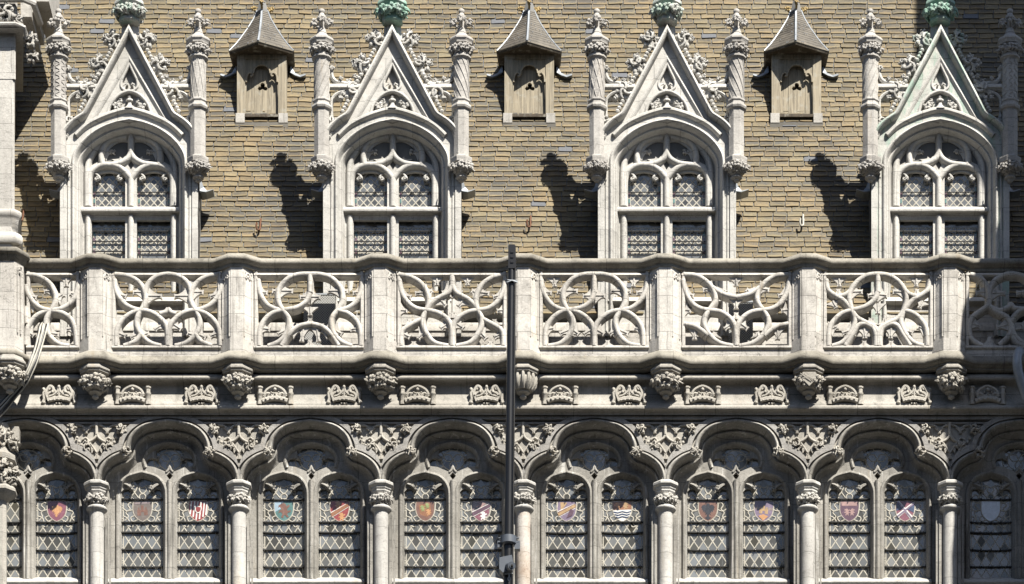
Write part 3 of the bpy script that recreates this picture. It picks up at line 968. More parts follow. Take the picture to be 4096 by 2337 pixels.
def crown_scroll(var):
    mb = MB()
    R = random.Random(var)
    d = 40
    mb.prism([(-62, 1546), (62, 1546), (68, 1570), (66, 1600), (62, 1620), (-62, 1620), (-66, 1600), (-68, 1570)], 12, 26, dref=30)
    band = cr([(-46, 1604), (-20, 1597), (0, 1595), (20, 1597), (46, 1604)], 4)
    mb.sweep(band, [(-8, -14), (-8, 6), (-5, 9), (5, 9), (8, 6), (8, -14)], d + 4)
    for q in range(-2, 3):
        mb.ell(q * 17, 1598 + abs(q) * 1.6, d + 15, 4, 4, 4, 7, 4)
    for sg in (-1, 1):
        mb.tube([p + (d + 6,) for p in cr([(sg * 44, 1598), (sg * 52, 1578), (sg * 46, 1560), (sg * 36, 1548), (sg * 24, 1556), (sg * 26, 1572), (sg * 40, 1576), (sg * 50, 1590)], 5)], 6.5, 6, d)
        mb.tube([p + (d + 8,) for p in cr([(sg * 40, 1590), (sg * 20, 1582), (sg * 6, 1570), (0, 1556)], 4)], 5, 6, d)
        mb.tube([p + (d + 5,) for p in cr([(sg * 4, 1580), (sg * 18, 1566), (sg * 30, 1552 + R.uniform(-3, 3)), (sg * 40, 1562)], 4)], 5.5, 6, d)
        mb.tube([p + (d + 4,) for p in cr([(sg * 50, 1562), (sg * 62, 1576), (sg * 60, 1598), (sg * 66, 1614)], 4)], 6.5, 6, d)
        mb.ell(sg * 62, 1560, d, 8, 9, 10, 7, 5, d)
        mb.ell(sg * 62, 1612, d, 9, 8, 12, 7, 5, d)
        mb.ell(sg * 26, 1574, d + 12, 6, 6, 6, 7, 5, d)
    for q in (-10, 0, 10):
        mb.ell(q, 1616, d, 6, 5, 8, 7, 5, d)
    mb.ell(0, 1552, d + 8, 6, 8, 6, 7, 5, d)
    mb.tube([(0, 1556, d + 8), (0, 1594, d + 10)], 3.5, 6, d)
    return mb

def crown_tower(var):
    mb = MB()
    d = 40
    mb.prism([(-64, 1556), (-40, 1562), (-10, 1546), (10, 1546), (40, 1562), (64, 1556), (66, 1620), (-66, 1620)], 12, 26, dref=30)
    mb.sweep(cr([(-50, 1606), (-22, 1597), (0, 1595), (22, 1597), (50, 1606)], 4), [(-9, -14), (-9, 6), (-5, 10), (6, 10), (9, 6), (9, -14)], d + 4)
    mb.sweep(cr([(-46, 1586), (-28, 1574), (-10, 1586), (0, 1578), (10, 1586), (28, 1574), (46, 1586)], 3), [(-6, -10), (-4, 4), (0, 6), (6, 3), (14, 2), (16, -10)], d + 4)
    for q in range(-2, 3):
        mb.ell(q * 18, 1599 + abs(q) * 2.0, d + 16, 4.5, 4.5, 4, 7, 4, d)
        mb.ell(q * 15, 1580 - (abs(q) % 2) * 5, d + 12, 3.5, 3.5, 4, 7, 4, d)
    for sg in (-1, 1):
        mb.tube([p + (d + 6,) for p in cr([(sg * 44, 1582), (sg * 34, 1564), (sg * 16, 1552), (0, 1547)], 4)], 5.5, 6, d)
        mb.lathe(sg * 61, d - 4, [(9, 1547), (13, 1549), (13, 1555), (10, 1557), (10, 1572), (13, 1574), (13, 1580), (11, 1582), (11, 1608), (15, 1610), (15, 1621)], 8, dref=d - 4)
    mb.ell(0, 1563, d + 10, 7, 7, 7, 8, 5, d)
    mb.tube([(0, 1544, d + 6), (0, 1556, d + 6)], 3, 6, d)
    return mb

def copyof(o, x, y, d, label):
    c = o.copy(); COL.objects.link(c)
    c.location = P(x, y, d); c['label'] = label
    return c

proto_s, proto_t = None, None
for k in range(8):
    for kind, off in (('s', -146), ('t', 147)):
        x = img_x(XC[k] + off, 28)
        if k == 7 and kind == 't': continue
        wi = k if kind == 's' else k + 1
        lab = ('scrolled ribbon crown carved in the frieze above ' if kind == 's' else 'crown between two little towers carved above ') + WNAME[wi]
        pr_ = proto_s if kind == 's' else proto_t
        if pr_ is None or (kind == 's' and k == 3):
            origin(x, 1583, 28)
            o = (crown_scroll if kind == 's' else crown_tower)(k).build('crown_carving', M['frieze_carved'], None, 45)
            o.location = P(x, 1583, 28); o['category'] = 'carving'; o['group'] = 'crown carvings along the frieze'; o['label'] = lab
            if kind == 's' and k == 0: proto_s = o
            if kind == 't': proto_t = o
        else:
            copyof(pr_, x, 1583, 28, lab)

# ------------------------------------------------------------------ pendants under the balustrade piers
PL = ['carved leafy pendant under the pier over the column beside the maroon eagle shield', 'carved leafy pendant over the column beside the teal lion shield',
      'grimacing leaf mask pendant over the column beside the brown quartered shield', 'ribbed pendant half behind the black pole',
      'ragged leaf pendant over the column beside the blue wave shield', 'pendant bearing a small striped shield over the column beside the purple tower shield',
      'knotted leaf pendant in the edge of the shade over the blank pale shield']
for k in range(7):
    pd = thing('pendant_boss', PL[k], 'pendant', img_x(XC[k], 58), 1500, 58, 'carved pendants under the balustrade piers')
    mb = MB()
    mb.lathe(0, 58, [(52, 1470), (60, 1484), (66, 1490), (66, 1496), (60, 1500), (60, 1505), (52, 1508), (46, 1516)], 8)
    mb.build('corbel', M['frieze'], pd, 30)
    mb = MB()
    mb.lathe(0, 58, [(42, 1506), (50, 1524), (48, 1544), (38, 1560), (18, 1572)], 14)
    if k == 3:
        for q in range(14):
            a = 2 * math.pi * q / 14
            mb.tube([(rr * math.sin(a), y, 58 + rr * math.cos(a)) for rr, y in ((48, 1508), (52, 1522), (48, 1545), (32, 1564))], 7, 6, 58)
    else:
        vines(mb, 0, 58, 46, 1512, 30, 1562, k + 20, 4, 5.5)
        for q in range(5):
            a = -1.3 + 0.65 * q
            if k == 5 and q == 2: continue
            foliage(mb, 38 * math.sin(a + .3), 1556, 58 + 38 * math.cos(a + .3), 17, k * 17 + q, 6, 0.6, dref=58)
            foliage(mb, 48 * math.sin(a), 1532 + 6 * (q % 2), 58 + 46 * math.cos(a), 22, k * 11 + q, 6, 0.6, dref=58)
        if k == 5:
            mb.prism([(-26, 1512), (26, 1512), (27, 1540), (0, 1568), (-27, 1540)], 90, 112, dref=58)
            for q in range(-2, 3):
                mb.tube([(-20 + q * 8, 1518 + max(0, q) * 6, 113), (8 + q * 6, 1552 - abs(q) * 4, 113)], 2.2, 5, 58)
    mb.build('carved_bowl', M['frieze_carved'], pd, 50)
    mb = MB()
    mb.lathe(0, 58, [(14, 1560), (24, 1565), (27, 1570), (26, 1575), (16, 1580), (10, 1584), (14, 1588), (14, 1592), (8, 1597), (3, 1600)], 14)
    mb.build('drop', M['frieze_carved'], pd, 50)

# ------------------------------------------------------------------ balustrade
bal = thing('balustrade', 'pale stone balustrade of pierced curling tracery between angular piers', 'balustrade', CX, 1424, 60)
PX = [385, 950, 1521, 2093, 2660, 3230, 3796]       # pier axes in the picture
U = lambda x: x - CX
def bumped(x0, x1, w, f, h):
    path = [(U(x0), 60)]
    for x in PX:
        path += [(U(x) - w, 60), (U(x) - f, 60 + h), (U(x) + f, 60 + h), (U(x) + w, 60)]
    return path + [(U(x1), 60)]

mb = MB()
mb.plan(bumped(20, 4300, 92, 29, 42), [(-14, 1036), (8, 1034), (17, 1037), (21, 1044), (21, 1051), (18, 1056), (13, 1058), (10, 1064), (4, 1070), (-1, 1074), (-1, 1086), (-8, 1090), (-14, 1092)])
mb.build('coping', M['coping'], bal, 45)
mb = MB()
mb.plan(bumped(20, 4300, 98, 31, 46), [(-40, 1424), (0, 1424), (8, 1432), (15, 1436), (19, 1442), (19, 1450), (16, 1456), (11, 1458), (9, 1463), (2, 1470), (-4, 1474), (-4, 1480), (-14, 1488), (-30, 1496), (-40, 1498)])
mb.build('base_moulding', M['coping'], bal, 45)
mb = MB()
mb.box(U(-300), U(4300), 1424, 1498, -400, 24, dref=60)
mb.build('balcony_floor', M['frieze'], bal, 0)

PP = [-230] + PX + [4366]
for k, x in enumerate(PX):
    mb = MB()
    u = U(x)
    def hexa(w, f, h, y0, y1, d0=30, base=60):
        vs = []
        pl = [(u - w, d0), (u - w, base), (u - f, base + h), (u + f, base + h), (u + w, base), (u + w, d0)]
        for y in (y0, y1):
            for a, d in pl:
                vs.append(mb.pt(a, y, d, 60))
        n = len(pl)
        mb.add(vs, [(i, (i + 1) % n, (i + 1) % n + n, i + n) for i in range(n)] + [tuple(range(n)), tuple(range(n, 2 * n))])
    hexa(64, 24, 38, 1084, 1426)
    hexa(68, 26, 41, 1370, 1425)
    # sunk panels with a small cusped head on the two canted faces
    for sg in (-1, 1):
        for f0 in (0.14, 0.86):
            a = u + sg * (64 - 40 * f0); dd = 60 + 38 * f0
            mb.tube([(a, 1100, dd + 1), (a, 1362, dd + 1)], 3.4, 6, 60)
        pts = []
        for q in range(13):
            f = 0.14 + 0.72 * q / 12
            yy = 1132 - 26 * math.sin(math.pi * q / 12) + (6 if q in (3, 9) else 0)
            pts.append((u + sg * (64 - 40 * f), yy, 61 + 38 * f))
        mb.tube(pts, 3.2, 6, 60)
        for f in (0.2, 0.5, 0.8):
            mb.ell(u + sg * (64 - 40 * f), 1103 + 16 * (f == .5), 61 + 38 * f, 5, 6, 4, 6, 4, 60)
        for f in (0.34, 0.66):
            mb.ell(u + sg * (64 - 40 * f), 1126, 62 + 38 * f, 4.5, 5, 4.5, 6, 4, 60)
    mb.build('pier', M['balus'], bal, 25)

def Z(x0, k):
    return lambda pts: [(x0 + a / 2.08 - CX, 960 + b / 2.08) for a, b in pts]

def mirz(c):
    return lambda pts: [(2 * c - a, b) for a, b in pts]

def panel_frame(mb, x0, x1):
    a, b = U(x0), U(x1)
    mb.box(a, b, 1397, 1426, 34, 60)                       # plinth course
    mb.sweep([(a, 1391), (b, 1391)], [(-9, -26), (-8, 2), (-4, 8), (3, 9), (7, 5), (9, -1), (9, -26)], 60)
    mb.sweep([(a, 1101), (b, 1101)], [(-10, -26), (-10, -2), (-4, 6), (2, 8), (6, 4), (9, -4), (11, -26)], 60)
    for u, s in ((a + 7, 1), (b - 7, -1)):
        mb.sweep([(u, 1088), (u, 1395)], [(-9, -26), (-8, 1), (-4, 6), (4, 6), (8, 0), (10, -26)], 60.4)

PANELS = {}
def panel(k, x0, x1, zx, curves, cusps, c=None, label=None):
    mb = MB()
    R = random.Random(k)
    panel_frame(mb, x0, x1)
    z = Z(zx, 2.08)
    def bars(cv):
        for q, c_ in enumerate(cv):
            mb.sweep(z(cr(c_, 5)), [(-14.5, -26), (-13.5, -9), (-12, -4), (-10.5, 2), (-8, 8), (-3.3, 11.5), (3.3, 11.5), (8, 8), (10.5, 2), (12, -4), (13.5, -9), (14.5, -26)], 58 + R.uniform(-.9, .9))
    bars(curves)
    if c is not None:
        bars([mirz(c)(q) for q in curves if not any(abs(q[0][0] - c) < 2 and abs(a[0] - c) < 2 for a in q)])
    for b, t in cusps:
        cusp(mb, z([b])[0], z([t])[0], 56, 6.5)
        if c is not None and (abs(b[0] - c) > 6 or abs(t[0] - c) > 6):
            cusp(mb, z(mirz(c)([b]))[0], z(mirz(c)([t]))[0], 56, 6.5)
    o = mb.build('tracery_panel', M['balus'], bal, 40, label)

# left, narrow bay
panel(0, 105, 318, 0, [
    [(225, 292), (310, 302), (400, 352), (450, 430), (462, 500), (430, 585)], [(215, 380), (235, 460), (290, 535), (350, 575), (420, 590)],
    [(420, 590), (520, 572), (600, 512), (640, 430), (655, 340)], [(215, 880), (228, 740), (285, 650), (350, 610), (420, 595), (520, 612), (590, 665), (625, 750), (640, 890)],
    [(420, 592), (385, 660), (385, 740), (420, 810), (490, 870), (580, 888)], [(215, 560), (225, 700)]],
    [((440, 420), (365, 430)), ((240, 460), (305, 480)), ((470, 480), (530, 450)), ((630, 450), (580, 440)), ((550, 300), (550, 385)), ((612, 730), (548, 745)), ((400, 770), (490, 785)), ((232, 760), (280, 800)), ((250, 545), (320, 520))])
# second bay: three lobes above, two below
p2 = [[(955, 290), (1060, 302), (1140, 342), (1190, 400), (1206, 450)], [(1206, 450), (1222, 385), (1260, 335), (1320, 300), (1400, 288)],
      [(1206, 440), (1212, 500), (1190, 560), (1168, 592)], [(950, 330), (965, 430), (1020, 520), (1095, 570), (1170, 590)],
      [(965, 885), (970, 760), (1010, 680), (1080, 620), (1170, 590), (1270, 610), (1350, 670), (1390, 740), (1396, 885)],
      [(1168, 590), (1138, 660), (1140, 730), (1180, 800), (1250, 860), (1340, 887)], [(1172, 790), (1120, 850), (1030, 887)], [(1330, 620), (1380, 602), (1400, 575)]]
panel(1, 447, 884, 0, p2, [((1185, 430), (1105, 435)), ((1232, 462), (1345, 468)), ((960, 440), (1050, 470)), ((1365, 690), (1290, 745)), ((975, 770), (1045, 800)), ((1150, 780), (1085, 815)), ((1180, 790), (1240, 775))], 1398)
# third bay: great roundel over a low arch
p3 = [[(270, 587), (235, 520), (233, 440), (268, 370), (335, 312), (420, 290), (500, 288)], [(500, 292), (500, 440)], [(500, 430), (470, 510), (400, 562), (330, 580), (270, 587)],
      [(65, 330), (80, 440), (130, 530), (200, 575), (270, 588)], [(75, 885), (80, 760), (120, 670), (190, 612), (270, 590)], [(270, 588), (312, 640), (322, 700), (302, 780), (240, 850), (150, 888)],
      [(262, 885), (320, 792), (400, 725), (500, 700)]]
panel(2, 1016, 1455, 1000, p3, [((245, 420), (355, 425)), ((490, 470), (415, 475)), ((75, 430), (145, 440)), ((245, 430), (185, 425)), ((500, 560), (500, 625)), ((500, 705), (500, 650)), ((450, 705), (430, 840)), ((500, 890), (500, 835)),
                                ((85, 730), (165, 745)), ((310, 740), (235, 785)), ((350, 760), (420, 750))], 500)
# fourth bay: an ogee above two arches
p4 = [[(1240, 292), (1340, 312), (1430, 370), (1475, 450), (1487, 530), (1468, 588)], [(1680, 292), (1680, 390)], [(1680, 380), (1650, 440), (1560, 490), (1500, 540), (1468, 588)], [(1240, 330), (1260, 440), (1320, 530), (1390, 575), (1470, 588)],
      [(1470, 588), (1560, 608), (1640, 660), (1678, 740), (1680, 885)], [(1468, 588), (1438, 650), (1440, 720), (1480, 800), (1540, 860), (1650, 887)], [(1432, 660), (1340, 708), (1272, 755), (1256, 810), (1256, 885)]]
panel(3, 1588, 2026, 1000, p4, [((1480, 430), (1375, 445)), ((1250, 450), (1340, 475)), ((1480, 440), (1520, 420)), ((1660, 420), (1600, 440)), ((1555, 310), (1555, 375)), ((1590, 500), (1630, 550)), ((1680, 650), (1680, 605)), ((1650, 690), (1590, 735)),
                                ((1450, 760), (1400, 820)), ((1262, 770), (1330, 810)), ((1362, 890), (1362, 845)), ((1330, 705), (1330, 660)), ((1240, 580), (1310, 590))], 1682)
# fifth bay
p5 = [[(560, 587), (528, 520), (526, 440), (560, 370), (625, 312), (710, 290), (783, 288)], [(783, 292), (783, 440)], [(783, 430), (755, 510), (690, 562), (620, 580), (560, 587)], [(340, 330), (355, 430), (410, 520), (480, 572), (560, 588)],
      [(372, 885), (378, 760), (420, 672), (490, 612), (560, 590), (660, 610), (740, 670), (778, 745), (783, 885)], [(562, 588), (600, 650), (604, 715), (570, 800), (500, 865), (400, 888)]]
panel(4, 2156, 2596, 2000, p5, [((535, 420), (645, 425)), ((770, 460), (690, 465)), ((350, 430), (430, 440)), ((535, 430), (475, 430)), ((450, 312), (455, 385)), ((385, 740), (455, 735)), ((590, 740), (500, 780)), ((600, 740), (655, 785)), ((765, 740), (700, 785)), ((670, 890), (670, 835))], 783)
# sixth bay: a hanging bow
p6 = [[(1530, 292), (1640, 302), (1730, 360), (1780, 430), (1790, 510), (1740, 588)], [(1770, 400), (1850, 452), (1965, 480)], [(1520, 330), (1545, 440), (1600, 530), (1670, 575), (1740, 588)],
      [(1740, 588), (1840, 604), (1920, 660), (1960, 740), (1966, 885)], [(1740, 588), (1702, 650), (1702, 720), (1750, 800), (1830, 862), (1940, 888)], [(1530, 702), (1620, 722), (1690, 765), (1730, 800)]]
panel(5, 2726, 3166, 2000, p6, [((1775, 400), (1690, 415)), ((1545, 450), (1615, 465)), ((1840, 440), (1880, 410)), ((1965, 315), (1965, 380)), ((1965, 490), (1965, 570)), ((1966, 660), (1966, 605)), ((1930, 690), (1870, 740)), ((1780, 800), (1790, 765)), ((1620, 730), (1620, 825)), ((1540, 580), (1590, 590))], 1965)
# seventh bay
p7 = [[(855, 588), (833, 500), (848, 420), (905, 345), (985, 298), (1072, 287)], [(1072, 292), (1072, 440)], [(1072, 430), (1042, 500), (960, 560), (855, 588)], [(640, 330), (652, 410), (700, 455), (790, 510), (855, 588)], [(740, 478), (810, 455), (850, 420)],
      [(660, 885), (668, 745), (715, 665), (780, 612), (855, 590)], [(855, 590), (900, 650), (980, 695), (1045, 730), (1072, 775)], [(855, 590), (880, 660), (872, 720), (830, 800), (770, 860), (690, 888)],
      [(800, 885), (860, 790), (905, 720), (960, 702), (1030, 735), (1055, 800), (1055, 885)], [(1072, 760), (1072, 885)]]
panel(6, 3292, 3732, 2996, p7, [((850, 430), (945, 430)), ((1060, 450), (990, 465)), ((750, 315), (752, 385)), ((745, 470), (745, 410)), ((700, 510), (725, 565)), ((1072, 530), (1072, 610)), ((1010, 700), (1015, 650)), ((675, 740), (740, 720)), ((870, 740), (780, 775)), ((960, 730), (965, 815)), ((960, 890), (960, 840))], 1072)
# eighth bay, cut by the picture edge: a lattice of roundels
p8 = [[(1840, 292), (1920, 312), (1980, 390), (1996, 470), (1990, 560)], [(1996, 440), (2040, 345), (2120, 295), (2200, 285), (2290, 310), (2360, 390), (2384, 470), (2390, 560)], [(1990, 550), (1930, 592), (1855, 650), (1830, 740), (1855, 830), (1940, 885)], [(1990, 550), (2060, 600), (2145, 645), (2182, 720), (2165, 800), (2080, 880)],
      [(2180, 680), (2230, 610), (2300, 575), (2390, 555)], [(2190, 800), (2230, 860), (2300, 888)], [(2390, 555), (2460, 600), (2540, 650), (2580, 740), (2560, 830), (2500, 885)], [(2182, 700), (2210, 800), (2290, 870)], [(1990, 550), (2080, 590), (2160, 560), (2180, 540), (2210, 570), (2290, 580)]]
panel(7, 3862, 4290, 2996, p8, [((1985, 430), (1890, 440)), ((2010, 440), (2130, 440)), ((2370, 430), (2230, 440)), ((1850, 690), (1930, 720)), ((2165, 700), (2060, 730)), ((2000, 885), (2000, 800)), ((2260, 700), (2300, 740))], None)

# small roof apron and wall behind the balustrade
origin(CX, 1700, 0)
mb = MB()
mb.plan([(U(-200), -118), (U(4300), -118)], [(-60, 1291), (4, 1288), (8, 1294), (8, 1320), (3, 1326), (3, 1530), (-60, 1530)])
mb.build('gutter_wall', M['balus'], wall, 30)
mb = MB()
mb.box(U(-240), U(4300), 1225, 1540, -176, -162, dref=-162)
mb.build('gutter_back', M['apron'], wall, 0)

# ------------------------------------------------------------------ slate roof
def roof_d(y):
    return -666 + 0.433 * y
A0, A1 = P(CX, 1256, roof_d(1256)), P(CX, -170, roof_d(-170))
sv = (A1 - A0); SLEN = sv.length; sv.normalize()
nv = Vector((0, sv.z * -1, sv.y)); nv = Vector((0, -sv.z, sv.y)).normalized()
if nv.y > 0: nv = -nv
XW0, XW1 = -2560 * SC, 2060 * SC
def slates(name, rowh, width, seed, x0, x1, length, at, off, tint_fn):
    R = random.Random(seed)
    vs, fs, uvs, cols = [], [], [], []
    rows = int(length / rowh) + 1
    for r in range(rows):
        x = x0 - R.random() * width - (width * 0.5 if r % 2 else 0)
        while x < x1:
            w = width * R.uniform(0.94, 1.08)
            b = r * rowh + R.uniform(-.005, .005)
            t = (r + 1) * rowh + rowh * 0.25
            h0 = off + 0.018 + R.uniform(-.004, .006); h1 = off + 0.002
            g = 0.009
            skew = R.uniform(-.008, .008)
            o = len(vs)
            def q(xx, s_, h):
                p = at + sv * s_ + nv * h
                return (p.x + xx, p.y, p.z)
            xa, xb = x + g, x + w - g
            mid = (xa + xb) / 2
            k = rowh * 0.07
            vs += [q(xa, b + k, h0), q(xa + k, b - skew, h0), q(mid, b + R.uniform(-.006, .006), h0 + R.uniform(-.001, .003)), q(xb - k, b + skew, h0), q(xb, b + k, h0), q(xb, t, h1), q(xa, t, h1),
                   q(xa, b + k, off - .003), q(xa + k, b - skew, off - .003), q(mid, b, off - .003), q(xb - k, b + skew, off - .003), q(xb, b + k, off - .003)]
            F = [(0, 1, 2, 3, 4, 5, 6), (0, 7, 8, 1), (1, 8, 9, 2), (2, 9, 10, 3), (3, 10, 11, 4), (0, 6, 7), (4, 11, 5)]
            U7 = [(0, .07), (.07, 0), (.5, 0), (.93, 0), (1, .07), (1, 1), (0, 1)]
            c = tint_fn(R, mid, r)
            for f in F:
                fs.append(tuple(i + o for i in f))
                for i in f:
                    uvs.append(U7[i] if i < 7 else (U7[i - 7][0], 0)); cols += c
            x += w
    me = bpy.data.meshes.new(name)
    me.from_pydata(vs, [], fs)
    uv = me.uv_layers.new(name='UVMap')
    uv.data.foreach_set('uv', [a for p in uvs for a in p])
    ca = me.color_attributes.new('tint', 'FLOAT_COLOR', 'CORNER')
    ca.data.foreach_set('color', cols)
    return me

def roof_tint(R, x, r):
    v = R.uniform(0.72, 1.16)
    warm = R.uniform(-.05, .05)
    new = 0.0 if R.random() < 0.010 else 1.0
    return [v * (1 + warm), v, v * (1 - warm), new]

roof = thing('slate_roof', 'steep roof of lichen stained brown and grey slates behind the dormers', 'roof', CX, 1256, roof_d(1256))
me = slates('slate_covering', 26.2 * SC, 60 * SC, 3, XW0, XW1, SLEN, Vector((0, 0, 0)), 0.0, roof_tint)
me.materials.append(M['slate'])
so_ = bpy.data.objects.new('slate_covering', me); COL.objects.link(so_); so_.parent = roof
me2 = bpy.data.meshes.new('roof_boarding')
bp = [(XW0, 0, 0), (XW1, 0, 0), (XW1, sv.y * SLEN, sv.z * SLEN), (XW0, sv.y * SLEN, sv.z * SLEN)]
nb = nv * 0.006
me2.from_pydata([tuple(Vector(p) - nb) for p in bp] + [tuple(Vector(p) - nb * 30) for p in bp], [], [(0, 1, 2, 3), (4, 5, 6, 7), (0, 1, 5, 4), (1, 2, 6, 5), (2, 3, 7, 6), (3, 0, 4, 7)])
me2.materials.append(M['apron'])
rb = bpy.data.objects.new('roof_boarding', me2); COL.objects.link(rb); rb.parent = roof

# ------------------------------------------------------------------ dormers
DD = -108
q2 = lambda zx, zy: (900 + zx / 1.3733 - 1569.0, zy / 1.3733)
EXTR = cr([(-232, 652), (-228, 625), (-216, 598), (-196, 570), (-165, 540), (-118, 509), (-62, 487), (0, 474)], 4)
DARCH = both(EXTR)
DPATH = [(-232, 1345)] + DARCH + [(232, 1345)]
D_PROF = [(-2, -4), (0, 3), (4, 10), (8, 12), (12, 9), (15, 1), (18, -8), (22, -17), (25, -18), (28, -16), (31, -20), (33, -30), (36, -46), (44, -68)]
TD = DD - 62           # tracery
GDD = TD - 24          # glass
RING = cr([(-176, 720), (-174, 668), (-160, 625), (-122, 580), (-64, 552), (0, 538)], 4)

def d_lattice_light(parent, c, up):
    mb = MB()
    y0, y1 = (640, 832) if up else (884, 1185)
    mb.box(c - 78, c + 78, y0, y1, GDD - 6, GDD)
    gl = mb.build('glass_light', M['glass_dormer'], parent, 0)
    mb = MB()
    a, b, e, f = c - 66, c + 66, (690 if up else 902), (832 if up else 1022)
    b0 = 14
    if up:
        lattice(mb, a + b0, b - b0, e + 22, f, 30, 33, GDD, 2.3, ou=0, oy=1100 + (DD - GDD) * CT.t)
        border(mb, a, b, e + 30, f, GDD, 22, 10, 2)
        for sg in (-1, 1):
            mb.tube([(c + sg * 52, 735, GDD), (c + sg * 34, 735, GDD), (c + sg * 34, 722, GDD), (c + sg * 12, 690, GDD)], 2.2, 4, flat=.5)
            mb.tube([(c + sg * 60, 712, GDD), (c + sg * 40, 690, GDD), (c, 684, GDD)], 2.2, 4, flat=.5)
            mb.tube([(c + sg * 44, 720, GDD), (c + sg * 20, 698, GDD), (c + sg * 30, 688, GDD)], 2.0, 4, flat=.5)
    else:
        lattice(mb, a + 18, b - 18, 928, 1010, 26, 26, GDD, 2.3, ou=c, oy=965)
        for y in (912, 924, 1012, 1022):
            mb.tube([(a, y, GDD), (b, y, GDD)], 2, 4, flat=.5)
        border(mb, a + 4, b - 4, 912, 1190, GDD, 16, 12, 2)
        for k in range(9):
            u = a + 8 + k * 14.4
            mb.tube([(u, 912, GDD), (u, 924, GDD)], 1.8, 4, flat=.5)
            mb.tube([(u, 1012, GDD), (u, 1022, GDD)], 1.8, 4, flat=.5)
    mb.build('leading', M['cames'], gl, 0)
    mb = MB()
    for sg in (-1, 1):
        for k in range(4):
            y = (755 + k * 24) if up else (935 + k * 24)
            col = ['teal', 'plum', 'sienna', 'green'][(k + (sg > 0)) % 4]
            mb.cur = k % 2
            mb.box(c + sg * 60 - 4, c + sg * 60 + 4, y - 8, y + 8, GDD - 1, GDD + 1.2)
    mb.build('coloured_border', [gm('teal'), gm('plum')], gl, 0)
    for y in ((768,) if up else (925, 966, 1006)):
        mb = MB()
        mb.tube([(c - 76, y, GDD + 8), (c + 76, y, GDD + 8)], 2.6, 6)
        for k in range(4):
            u = c - 52 + k * 35
            mb.tube([(u, y - 3, GDD + 4), (u, y, GDD + 12), (u, y + 4, GDD + 4)], 1.8, 4)
        mb.build('saddle_bar', M['iron'], gl, 40)

def pinnacle(dm, u0, pattern, seed):
    ax = DD + 14
    def at(o): return o
    mb = MB()
    mb.lathe(u0, ax, [(32, 436), (32, 640)], 8)
    sh = mb.build('pinnacle', M['pinnacle'], dm, 25)
    mb = MB()
    mb.lathe(u0, ax, [(31, 402), (36, 406), (37, 412), (33, 417), (34, 424), (41, 430), (43, 437), (40, 444), (33, 448), (33, 452)], 8)
    mb.build('collar', M['pinnacle'], sh, 30)
    mb = MB()
    mb.lathe(u0, ax, [(29.5, 232), (29.5, 408)], 20)
    nh = 8
    for k in range(nh):
        for sg in ((-1, 1) if pattern in ('lattice', 'diamond') else (1,)):
            pts = []
            for q in range(25):
                f = q / 24
                tw = {'spiral': 2.4, 'spiral_back': -2.4, 'lattice': 1.5 * sg, 'diamond': 1.0 * sg, 'zigzag': 0}[pattern]
                a = 2 * math.pi * k / nh + tw * f + (0.22 * (1 if q % 4 < 2 else -1) if pattern == 'zigzag' else 0)
                pts.append((u0 + 30 * math.sin(a), 238 + 166 * f, ax + 30 * math.cos(a)))
            mb.tube(pts, 2.6 if pattern != 'diamond' else 2.0, 4, ax)
    mb.build('patterned_shaft', M['pinnacle'], sh, 40)
    mb = MB()
    mb.lathe(u0, ax, [(16, 120), (20, 138), (28, 150), (44, 160), (52, 168), (52, 174), (47, 180), (46, 188), (40, 190)], 8)
    mb.lathe(u0, ax, [(40, 186), (36, 200), (34, 222), (36, 230), (40, 234), (40, 240), (33, 244), (30, 250)], 12)
    vines(mb, u0, ax, 40, 192, 34, 228, seed, 4, 4.2)
    for k in range(5):
        a = -1.3 + .65 * k
        foliage(mb, u0 + 40 * math.sin(a), 208, ax + 38 * math.cos(a), 17, seed * 5 + k, 6, .6, dref=ax)
    mb.build('capital', M['pinnacle'], sh, 35)
    mb = MB()
    mb.lathe(u0, ax, [(10, 40), (13, 44), (13, 52), (10, 56), (12, 62), (18, 68), (18, 76), (12, 80), (11, 110), (15, 124), (22, 138)], 8)
    for a, rr in ((0, 19), (90, 17), (180, 19), (270, 15)):
        w = math.radians(a)
        du, dd = 30 * math.cos(w), 30 * math.sin(w)
        foliage(mb, u0 + du, 96, ax + dd, rr, seed + a, 6, .55, dref=ax)
        mb.tube([(u0 + du * .2, 112, ax + dd * .2), (u0 + du * .6, 108, ax + dd * .6), (u0 + du, 98, ax + dd)], 6, 6, ax)
        foliage(mb, u0 + du * .5, 80, ax + dd * .5, 10, seed + a + 7, 5, .5, dref=ax)
    mb.build('finial', M['pinnacle'], sh, 40)
    mb = MB()
    mb.lathe(u0, ax, [(33, 632), (46, 640), (47, 646), (44, 652), (44, 660), (38, 664)], 8)
    mb.lathe(u0, ax, [(36, 658), (38, 674), (32, 694), (20, 704), (17, 708), (22, 711), (23, 715), (18, 720), (12, 722), (12, 726), (6, 731)], 12)
    vines(mb, u0, ax, 39, 662, 26, 700, seed + 9, 4, 4.2)
    for k in range(5):
        a = -1.3 + .65 * k
        foliage(mb, u0 + 40 * math.sin(a), 678 + 4 * (k % 2), ax + 38 * math.cos(a), 18, seed * 7 + k, 6, .6, dref=ax)
    mb.build('corbel', M['pinnacle'], sh, 35)

